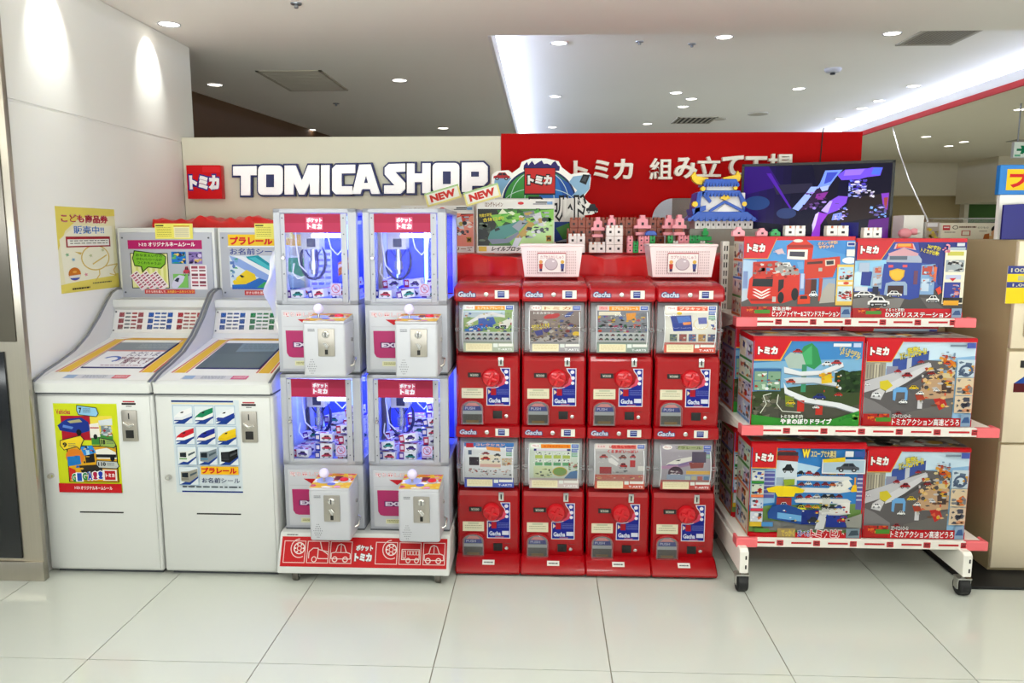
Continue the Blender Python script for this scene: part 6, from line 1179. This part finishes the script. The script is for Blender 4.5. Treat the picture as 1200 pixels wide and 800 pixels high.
def art_road():
    a = Art(110, 180, 935, 795, 'd3182a'); a.rect(118, 205, 930, 735, '9ec4e4'); a.poly([(118, 205), (930, 205), (930, 300), (600, 330), (118, 420)], 'cfe2f0'); a.poly([(118, 350), (270, 350), (270, 470), (118, 500)], 'b0a898'); a.poly([(185, 355), (225, 350), (225, 465), (185, 470)], 'd0c8b4'); a.poly([(318, 325), (425, 315), (585, 265), (585, 345), (470, 400), (318, 420)], '4a62a8'); a.poly([(425, 318), (460, 312), (460, 390), (425, 395)], 'c8ccd4'); a.rect(275, 375, 360, 440, '9a9cb0')
    for k in range(6): a.rect(130 + k * 22, 365, 138 + k * 22, 460, '8f8a80', k > 0)
    a.poly([(118, 470), (350, 430), (560, 330), (790, 340), (790, 700), (600, 735), (118, 735)], '6f6b6c'); a.poly([(118, 480), (330, 420), (590, 345), (600, 365), (340, 530), (300, 550), (260, 520), (118, 560)], 'c9c7cc'); a.poly([(290, 500), (600, 350), (610, 375), (350, 540), (280, 560)], 'd8d6da'); a.poly([(330, 540), (640, 385), (650, 400), (345, 560)], '5a5658'); a.poly([(180, 560), (235, 530), (275, 550), (245, 610), (170, 595)], 'd4d2d6'); a.poly([(540, 520), (680, 385), (700, 395), (600, 510), (560, 560)], 'c4bcb4'); a.poly([(118, 590), (200, 620), (330, 690), (340, 735), (118, 735)], '8c888a'); a.poly([(440, 700), (620, 660), (790, 600), (790, 735), (440, 735)], '7a7674')
    a.poly([(620, 430), (700, 400), (790, 460), (790, 590), (700, 600), (560, 600), (500, 570), (540, 540)], 'c8a888'); a.poly([(500, 570), (560, 570), (580, 605), (520, 612)], 'b04a34'); a.rect(525, 610, 560, 670, 'd8d6da'); a.poly([(690, 470), (770, 470), (770, 560), (700, 560)], '5f4a44'); a.poly([(640, 600), (720, 590), (750, 650), (690, 680)], 'c43a34'); a.poly([(335, 540), (360, 520), (430, 520), (445, 545), (445, 610), (425, 610), (425, 555), (360, 555), (355, 615), (335, 610)], '7ab0e0'); a.poly([(230, 480), (290, 470), (330, 510), (280, 545), (235, 530)], 'd8c83a'); a.poly([(690, 410), (770, 390), (790, 420), (760, 455), (700, 450)], 'd8c8a0'); a.poly([(670, 320), (720, 310), (790, 350), (740, 385)], 'd8842a'); a.busy(540, 380, 790, 660, ('b0523a', 'e0c090', '7a5a48', 'c8c4c4', 'd8b03a', '5a5658', 'd86a4a'), 60, (8, 30), 3); a.busy(650, 270, 790, 420, ('d8a03a', 'e0d0a0', 'b04a34', '8aa0b8', 'c8d0d4'), 24, (8, 26), 4)
    for x, y, w_, c, f_ in ((175, 555, 70, 'f0f0f2', 1), (330, 395, 56, 'b8303a', 1), (390, 415, 80, 'a82a30', 1), (500, 330, 50, 'b03a40', 1), (452, 505, 70, 'e8c81e', -1), (380, 605, 64, 'f2f2f2', 1), (505, 545, 60, 'f0f0f0', 1), (630, 525, 50, 'e8e8ea', 1), (350, 690, 60, 'a82a30', 1), (115, 490, 40, 'e8e8ea', 1), (575, 405, 60, '9a2a2a', 1), (690, 335, 60, 'd04a2a', 1)): a.car(x, y, w_, w_ * .5, c, f_)
    for k, c in enumerate(('cfdbe4', 'e0cdb0', 'dcc8b0')): a.rect(795, 325 + k * 125, 925, 445 + k * 125, c); a.busy(805, 335 + k * 125, 920, 438 + k * 125, (('d8a02a', '6a7a90', '4a5a78'), ('d87a3a', '8a8a90', 'c8a888'), ('8a8a90', 'd8a080', '5a5a68'))[k], 14, (10, 36), k)
    a.ring(862, 400, 52, 42, 16, '5a6a84', 20); a.text('電動!', 415, 240, 505, 275, 'e8d83a', .05, '6a6a2a', .04, rot=-10); a.text('スピードコントロール!', 360, 262, 560, 310, 'e8d83a', .05, '6a6a2a', .04, rot=-12); a.rect(855, 210, 920, 246, '5a6ab8'); a.rect(730, 222, 850, 236, '8a98a8'); a.rect(118, 184, 930, 205, 'd3182a')
    logo_corner(a, 0, 114, 200, 190, 145, .42); foot(a, 114, 705, 930, 790, 'スピードコントロール!', 'トミカアクション高速どうろ', bx=.27); return a
def art_building():
    a = Art(70, 95, 870, 730, 'd3182a'); a.rect(75, 130, 862, 700, '3f8ed0'); a.poly([(400, 230), (560, 260), (520, 300), (400, 290)], 'c0dcf0'); a.poly([(75, 265), (250, 260), (250, 500), (75, 520)], '9fc4e4'); a.poly([(75, 560), (200, 520), (862, 500), (862, 700), (75, 700)], '7a9a5a'); a.poly([(180, 620), (560, 640), (862, 600), (862, 680), (180, 690)], '8a8a88'); a.rect(820, 300, 862, 540, '6a6aa8'); a.rect(172, 290, 245, 470, '6a6ab0')
    for k in range(6): a.rect(172, 298 + k * 28, 245, 306 + k * 28, 'b4bcd8', k > 0); a.rect(822, 330 + k * 28, 860, 340 + k * 28, 'c8ccdc', True)
    a.poly([(248, 195), (400, 190), (400, 380), (250, 390)], 'd9e4ee'); a.poly([(240, 170), (270, 150), (380, 150), (405, 190), (400, 225), (250, 215)], 'b0352c'); a.rect(240, 160, 400, 185, '4a3a44'); a.car(295, 240, 80, 60, '2a2c34'); a.rect(255, 330, 310, 380, 'aebfd0')
    for yy in (330, 410, 480, 560): a.poly([(390, yy), (440, yy - 14), (760, yy - 10), (790, yy + 8), (700, yy + 22), (400, yy + 18)], 'e6e6e4')
    a.poly([(640, 370), (760, 340), (790, 380), (740, 410), (620, 410)], 'f0eee8'); a.poly([(700, 500), (780, 490), (780, 560), (690, 575), (600, 560)], 'f0eeea'); a.rect(585, 440, 640, 560, 'd8d8d4'); rr = random.Random(4)
    for yy in (285, 355, 435, 505):
        for k in range(6): a.car(400 + k * 55 + rr.uniform(-6, 6), yy + rr.uniform(-4, 6), 52, 30, rr.choice(('b82a30', 'e0b82a', 'd8d8d8', '2a2c34', 'c86a2a', '3a5aa8', '8a2a3a')))
    a.poly([(185, 400), (260, 382), (390, 385), (455, 408), (440, 428), (390, 430), (380, 455), (265, 455), (250, 428), (200, 425)], 'f2d81a'); a.poly([(775, 400), (790, 370), (812, 370), (818, 415), (778, 418)], 'f0c81a'); a.rect(795, 320, 806, 372, 'e8a020'); a.rect(260, 460, 365, 530, 'a83a34'); a.car(275, 490, 70, 42, 'e8e8ea'); a.poly([(300, 340), (380, 335), (380, 375), (310, 382)], '9ab03a'); a.car(395, 510, 75, 45, 'd8d82a')
    a.poly([(200, 560), (235, 510), (330, 505), (440, 540), (440, 640), (205, 600)], '2a5aa0'); a.poly([(270, 560), (440, 580), (440, 620), (270, 600)], '7ab4e0'); a.rect(440, 540, 560, 640, '1f3a8a'); a.poly([(565, 570), (620, 565), (600, 670), (535, 672)], 'd4d4d6'); a.rect(612, 575, 760, 655, '25409a'); a.car(480, 585, 80, 50, '3a3a40'); a.car(690, 580, 80, 50, 'b0303a'); a.poly([(745, 600), (862, 560), (862, 660), (760, 655)], 'a0a09a'); a.busy(250, 440, 780, 620, ('b8303a', 'e0c03a', 'e8e8e8', '2a2c34', '3a6ab8'), 30, (5, 16), 6)
    for k, c in enumerate(('d8d8d0', 'cfd8c8', 'c8d4e4', 'cfd4e0')): a.rect(78, 280 + k * 92, 165, 348 + k * 92, c); a.busy(82, 284 + k * 92, 160, 345 + k * 92, ('e07a3a', 'b8303a', '3a5ab0', '4a4a54', 'e8e8e8'), 9, (8, 22), k); a.rect(78, 350 + k * 92, 165, 368 + k * 92, ('4a9a4a', 'e8885a', 'd8405a', '4a6ab0')[k])
    a.rect(76, 625, 240, 655, 'e0c03a'); a.rect(160, 625, 240, 655, '5a9ad0'); a.rect(562, 200, 862, 295, 'e6e8ea'); a.rect(570, 205, 855, 288, 'b8ccdc'); a.car(660, 222, 160, 62, '5a5e68'); a.poly([(565, 200), (720, 185), (720, 215), (570, 222)], 'e8cc2a')
    a.text('W', 420, 135, 475, 190, 'f4e04a', .06, 'a06a1a', .05); a.text('スロープで大連結', 480, 142, 655, 188, 'f2e6a0', .05, '7a5a2a', .05); a.rect(718, 145, 775, 182, 'e4e6e8'); a.rect(785, 145, 855, 182, '4a6ab0'); a.rect(72, 100, 865, 130, 'd3182a')
    logo_corner(a, 0, 75, 125, 170, 140, .02); a.rect(75, 700, 862, 728, 'd01f2c'); a.rect(272, 665, 400, 728, 'b09a6a'); a.text('でっかく', 300, 672, 395, 722, 'd8c060', .05); a.text('遊べる', 415, 675, 500, 722, '3a5ab0', .05, 'ffffff', .05); a.text('トミカビル', 505, 668, 740, 724, 'd0202c', .06, 'ffffff', .06); a.rect(755, 660, 850, 725, '8a9aa4'); a.poly([(770, 710), (790, 675), (835, 672), (845, 705)], '4a5a68'); a.rect(110, 668, 215, 692, '6a9a4a'); return a
def art_side(seed, base='d8dce8'):
    a = Art(0, 0, 200, 360, base); rr = random.Random(seed); a.rect(0, 0, 200, 22, 'd3182a')
    for k in range(4):
        for j in range(2): a.rect(8 + j * 96, 32 + k * 82, 96 + j * 96, 100 + k * 82, rr.choice(('b9cbe4', 'e8dcc8', 'cfe0d0', 'e4c8c0', 'c8c4dc')), k + j > 0)
        a.busy(12, 36 + k * 82, 190, 96 + k * 82, ('c83a2a', '3a4a8a', 'd8842a', '4a4a54', 'e8e4e0', '7a94b8'), 16, (8, 26), seed + k); a.rect(8, 100 + k * 82, 190, 110 + k * 82, rr.choice(('e07a4a', '4a8ac8', '5aa05a')))
    return a
def art_top(seed, dk=True):
    a = Art(0, 0, 450, 160, '8a8a84' if dk else 'c8c4bc'); a.rect(0, 150, 450, 160, 'd3182a'); a.rect(0, 0, 450, 6, 'd3182a'); a.busy(10, 12, 440, 145, ('3a4a44', 'c8c8c0', '6a7a5a', 'd8b03a', '9a9a98', 'b04a34', 'e0e0dc', '4a5a80'), 46, (14, 50), seed); return a
ZS = [z + .0225 for z, _ in SH]
toybox('playset_box', .826, 3.232, ZS[0], .452, .16, .336, 'fire engine playset box on the top shelf', art_fire(), side=art_side(1, 'ece6e0'), topart=art_top(1))
toybox('playset_box', 1.282, 3.232, ZS[0], .445, .16, .328, 'blue police station playset box on the top shelf', art_police(), side=art_side(2), topart=art_top(2))
toybox('playset_box', .842, 3.08, ZS[1], .438, .21, .362, 'mountain road playset box on the middle shelf', art_mountain(), side=art_side(3), topart=art_top(3, False))
toybox('playset_box', 1.284, 3.08, ZS[1], .432, .21, .358, 'grey highway playset box on the middle shelf', art_road(), side=art_side(4), topart=art_top(4, False))
toybox('playset_box', .852, 3.085, ZS[2], .462, .20, .402, 'parking tower playset box on the bottom shelf', art_building(), side=art_side(5, 'c8d4c0'), topart=art_top(5))
toybox('playset_box', 1.318, 3.085, ZS[2], .412, .21, .385, 'grey highway playset box on the bottom shelf', art_road(), side=art_side(6), topart=art_top(6))
toybox('playset_box', .826, 3.31, ZS[1], .446, .23, .385, 'mountain road box standing behind the front box, middle shelf', art_mountain(), side=art_side(7, 'b8bcd4'), topart=art_top(7))
toybox('playset_box', 1.276, 3.31, ZS[1], .40, .23, .384, 'red topped box behind the highway box, middle shelf', art_road(), side=art_side(8), topart=art_top(8))
toybox('playset_box', .838, 3.31, ZS[2], .462, .23, .405, 'parking tower box standing behind the front box, bottom shelf', art_building(), side=art_side(9, '6a9a4a'), topart=art_top(9))
toybox('playset_box', 1.31, 3.31, ZS[2], .412, .23, .388, 'highway box standing behind the front box, bottom shelf', art_road(), side=art_side(10), topart=art_top(10))
t = thing('blue_display_stand', (1.690, 3.548, ZS[1]), 'dark blue card stand right of the boxes on middle shelf', 'stand'); B().box(0, .05, 0, .01, 0, .39, 0, .001, 1).done('card', 'navy_panel', t); B().box(-.02, .0, .002, .008, .3, .37, 0, .001, 1).done('flap', 'blue_sign', t)
# small block pieces along the top of the upper boxes
BT = ZS[0] + .3285
def piece(px, w, Y, m, label, tri=False):
    v = at(px, 272, Y=Y); z = ZS[0] + (.3366 if v.x < 1.279 else .3286); t = thing('block_piece', (v.x, Y, z), label, 'block piece', 'block pieces on the top shelf boxes'); s = w / 2
    if tri:
        b = B(); b.prism([(-s, 0), (s, 0), (s, s * .8), (s * .5, s * 1.1), (s * .3, s * 1.5), (-s * .3, s * 1.5), (-s * .5, s * 1.1), (-s, s * .8)], 0, .03, 'y', bev=.001); b.done('block', m, t); B().box(-s * .2, s * .2, -.0006, .002, s * .35, s * .7).done('peg_hole', 'blk_hole', t)
    else:
        blocks(t, -s, 0, 0, 2 if w < .1 else 3, 1, 0, m, w / (2 if w < .1 else 3), .034, .035); B().box(-s * .5, s * .5, .005, .03, .034, .042, 0, .001, 1).done('cap', 'blk_orange', t)
for px, w_, m, lab, tri in ((893.5, .045, 'blk_pink', 'pink house shaped block on the fire engine box', True), (909, .04, 'blk_green', 'green house shaped block on the fire engine box', True), (932, .085, 'blk_white', 'white toothed block left of three on the shelf top', False), (981.5, .092, 'blk_white', 'white toothed block in the middle of three on the shelf top', False), (1023, .075, 'blk_white', 'white toothed block right of three on the shelf top', False)): piece(px, w_, 3.30, m, lab, tri)
piece(866, .05, 3.30, 'blk_pink', 'pink block at the left corner of the fire engine box', True)
# ================================================================ coin changer at the right edge and things around it
CX0, CYF = 1.925, 3.235
t = thing('coin_changer', (CX0, CYF, 0), 'beige coin changing machine at the right edge', 'machine')
B().box(-.16, .7, -.16, .40, 0, .014, 0, .003).done('floor_plate', 'black', t)
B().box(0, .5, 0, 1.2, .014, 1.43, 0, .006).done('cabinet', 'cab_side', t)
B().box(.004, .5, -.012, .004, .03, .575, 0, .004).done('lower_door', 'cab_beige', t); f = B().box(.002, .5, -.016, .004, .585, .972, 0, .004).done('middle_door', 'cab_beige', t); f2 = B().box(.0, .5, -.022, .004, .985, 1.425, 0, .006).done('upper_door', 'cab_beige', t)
b = B(); b.lathe([(.018, 0), (.018, .014), (.012, .02), (0, .021)], (.10, -.022, 1.395), 'y', 18); b.done('knob', 'chrome', f2)
a = Art(0, 0, 200, 40, '6a1418'); a.lines(10, 8, 190, 34, 2, '8a3038', .5); B().box(.06, .3, -.024, -.02, 1.338, 1.368).done('display', 'blk_hole', f2); a.front('display_print', f2, .061, -.0244, 1.367, .238, .028)
a = Art(0, 0, 330, 160, 'f2d822'); a.rect(0, 0, 330, 34, '4a5296'); a.text('100円硬貨', 12, 6, 180, 29, 'd8d4b8', .04); a.text('両替機', 190, 6, 320, 29, 'd8d4b8', .04); a.rect(40, 42, 100, 62, 'c8c49a'); a.ell(150, 52, 12, 6, '3a3220'); a.rect(190, 42, 290, 62, 'c8c49a'); a.rect(0, 68, 330, 92, '4a5296'); a.text('1,000円専用', 22, 72, 210, 89, 'd8d4b8', .04); a.lines(70, 100, 320, 154, 3, 'c8a832', .22)
nt = B().box(-.04, .31, -.0262, -.024, 1.172, 1.325).done('notice', 'box_white', t); a.front('notice_print', nt, -.04, -.0266, 1.325, .35, .153)
w_ = B().box(.045, .32, -.03, -.02, 1.035, 1.16, 0, .004).done('window_frame', 'steel', t); B().box(.056, .31, -.032, -.029, 1.048, 1.15).done('window_pane', 'black_glass', w_)
B().box(.05, .22, -.020, -.014, .905, .935, 0, .001, 1).done('coin_slot', 'black', t)
a = Art(0, 0, 200, 160); a.poly([(0, 90), (80, 10), (200, 30), (200, 110)], '2f5fb0'); a.rect(0, 90, 200, 150, '6a2228'); a.lines(60, 50, 150, 80, 2, 'c8d8f0', .4); a.front('sticker', f, .03, -.0166, .895, .17, .10)
# sign board standing on the changer
p = at(1173, 193, Y=3.36); t = thing('brand_sign', (p.x, 3.36, 1.4305), 'blue sign with yellow panel and red katakana on the coin changer', 'sign')
z1, z0, zb = p.z - 1.4305, at(1173, 228, Y=3.36).z - 1.4305, at(1176, 245, Y=3.36).z - 1.4305
B().box(0, .5, 0, .03, z0, z1, 0, .002, 1).done('sign_box', 'blue_sign', t)
a = Art(0, 0, 470, 120, 'f6cf2a'); a.text('プラレール', 12, 14, 450, 106, 'd8282a', .06); a.front('sign_print', t, .028, -.0006, z1 - .018, .46, z1 - z0 - .036)
B().box(.01, .5, .004, .028, .0, z0, 0, .002, 1).done('board', 'box_white', t)
t = thing('navy_panel', (at(1175, 260, Y=3.3).x, 3.30, 1.4305), 'plain navy blue panel standing on the coin changer', 'panel'); B().prism([(0, 0), (.45, 0), (.45, .165), (0, .142)], 0, .012, 'y', bev=.001).done('board', 'navy_panel', t)
# boxes and a clear cover on the long counter top behind
p0, p1 = at(1100, 262, Y=3.78), at(1173, 279, Y=3.78)
a = Art(200, 400, 940, 600, 'efe9d8'); a.rect(215, 430, 275, 490, 'd0404a'); a.rect(222, 448, 268, 462, 'f4e8e4'); a.ring(318, 455, 24, 24, 7, '5a4a44'); a.lines(350, 440, 490, 470, 1, '7a5a44', .7); a.text('のりもの', 500, 445, 590, 470, '8a8a80', .02); a.frame(370, 495, 445, 560, 8, 'c83a40'); a.lines(230, 510, 320, 530, 1, '9a948a', .6); a.lines(515, 498, 580, 510, 1, '7a746a', .7); a.ell(690, 480, 78, 66, '2a1f1c'); a.ell(675, 530, 62, 58, 'e8b890'); a.rect(600, 560, 740, 600, 'e8c090'); a.rect(780, 490, 940, 600, '8fc8a0'); a.rect(820, 545, 890, 595, 'c84a50'); a.rect(850, 425, 935, 475, 'e88a84'); a.poly([(560, 540), (600, 530), (600, 600), (550, 600)], 'c87a3a')
toybox('flat_toy_box', p0.x + .012, 3.78, 1.4305, .42, .2, .075, 'cream flat toy box with dark hair portrait beside the navy panel', a, sidecol='box_white', top='box_white')
p0 = at(1086, 260, Y=3.80); a = Art(50, 380, 200, 540, 'b8aca4'); a.rect(60, 390, 180, 425, 'e8e4e8'); a.busy(55, 430, 195, 535, ('8a7a74', 'c8a860', 'd8c83a', 'a89a94'), 14, (14, 40), 2); toybox('flat_toy_box', p0.x, 3.80, 1.4305, .06, .12, .08, 'small grey and yellow box beside the white carton', a, sidecol='box_white')
p0 = at(1062, 252, Y=3.78); t = thing('white_carton', (p0.x, 3.80, 1.4305), 'plain white carton right of the television', 'box'); B().box(0, .095, 0, .12, 0, p0.z - 1.4305, 0, .002, 1).done('carton', 'box_white', t); B().box(.002, .093, -.0008, .001, (p0.z - 1.4305) * .48, (p0.z - 1.4305) * .5).done('tape', 'rack_white', t)
p0 = at(1058, 268, Y=3.74); t = thing('plush_toy', (max(p0.x, 1.715), 3.735, 1.4305), 'small pink lying toy between the television and the white carton', 'toy'); b = B(); b.ball((-.01, 0, .026), .027, sz=(1.2, .8, .9)); b.ball((.03, -.005, .034), .018, sz=(1.2, .9, .9)); b.done('body', 'blk_pink', t); b = B(); b.ball((.045, -.012, .034), .01); b.done('muzzle', 'box_white', t)
p0, p1 = at(1094, 251, Y=4.05), at(1176, 251, Y=4.05); t = thing('clear_cover', (p0.x, 4.05, 1.4305), 'clear acrylic display cover with thin dark rim on the counter', 'display case')
b = B(); b.box(0, .5, 0, .28, .0, .105, 0, .004); b.done('cover', 'acrylic', t); B().tube([(0, -.002, .07), (.5, -.002, .085)], .004, 6).done('rim', 'blk_hole', t)
t = thing('counter', (1.692, 3.70, 0), 'beige counter carrying the boxes right of the television', 'counter'); 
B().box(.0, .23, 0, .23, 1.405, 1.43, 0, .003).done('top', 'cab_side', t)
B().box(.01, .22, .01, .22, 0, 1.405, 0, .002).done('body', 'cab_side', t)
# thin white cord hanging from the ceiling
p0, p1 = at(1046, 149, Z=ZC), at(1087, 258, Y=4.0); t = thing('hanging_cord', p1, 'thin white cord slanting down from the ceiling edge at right', 'cord')
d = p0 - p1; B().tube([d + Vector((0, 0, .002)), d * .66 + Vector((0, 0, -.05)), d * .33 + Vector((0, 0, -.05)), Vector((0, 0, 0)), Vector((0, 0, -.06))], .0045, 6).done('cord', 'cable_white', t)
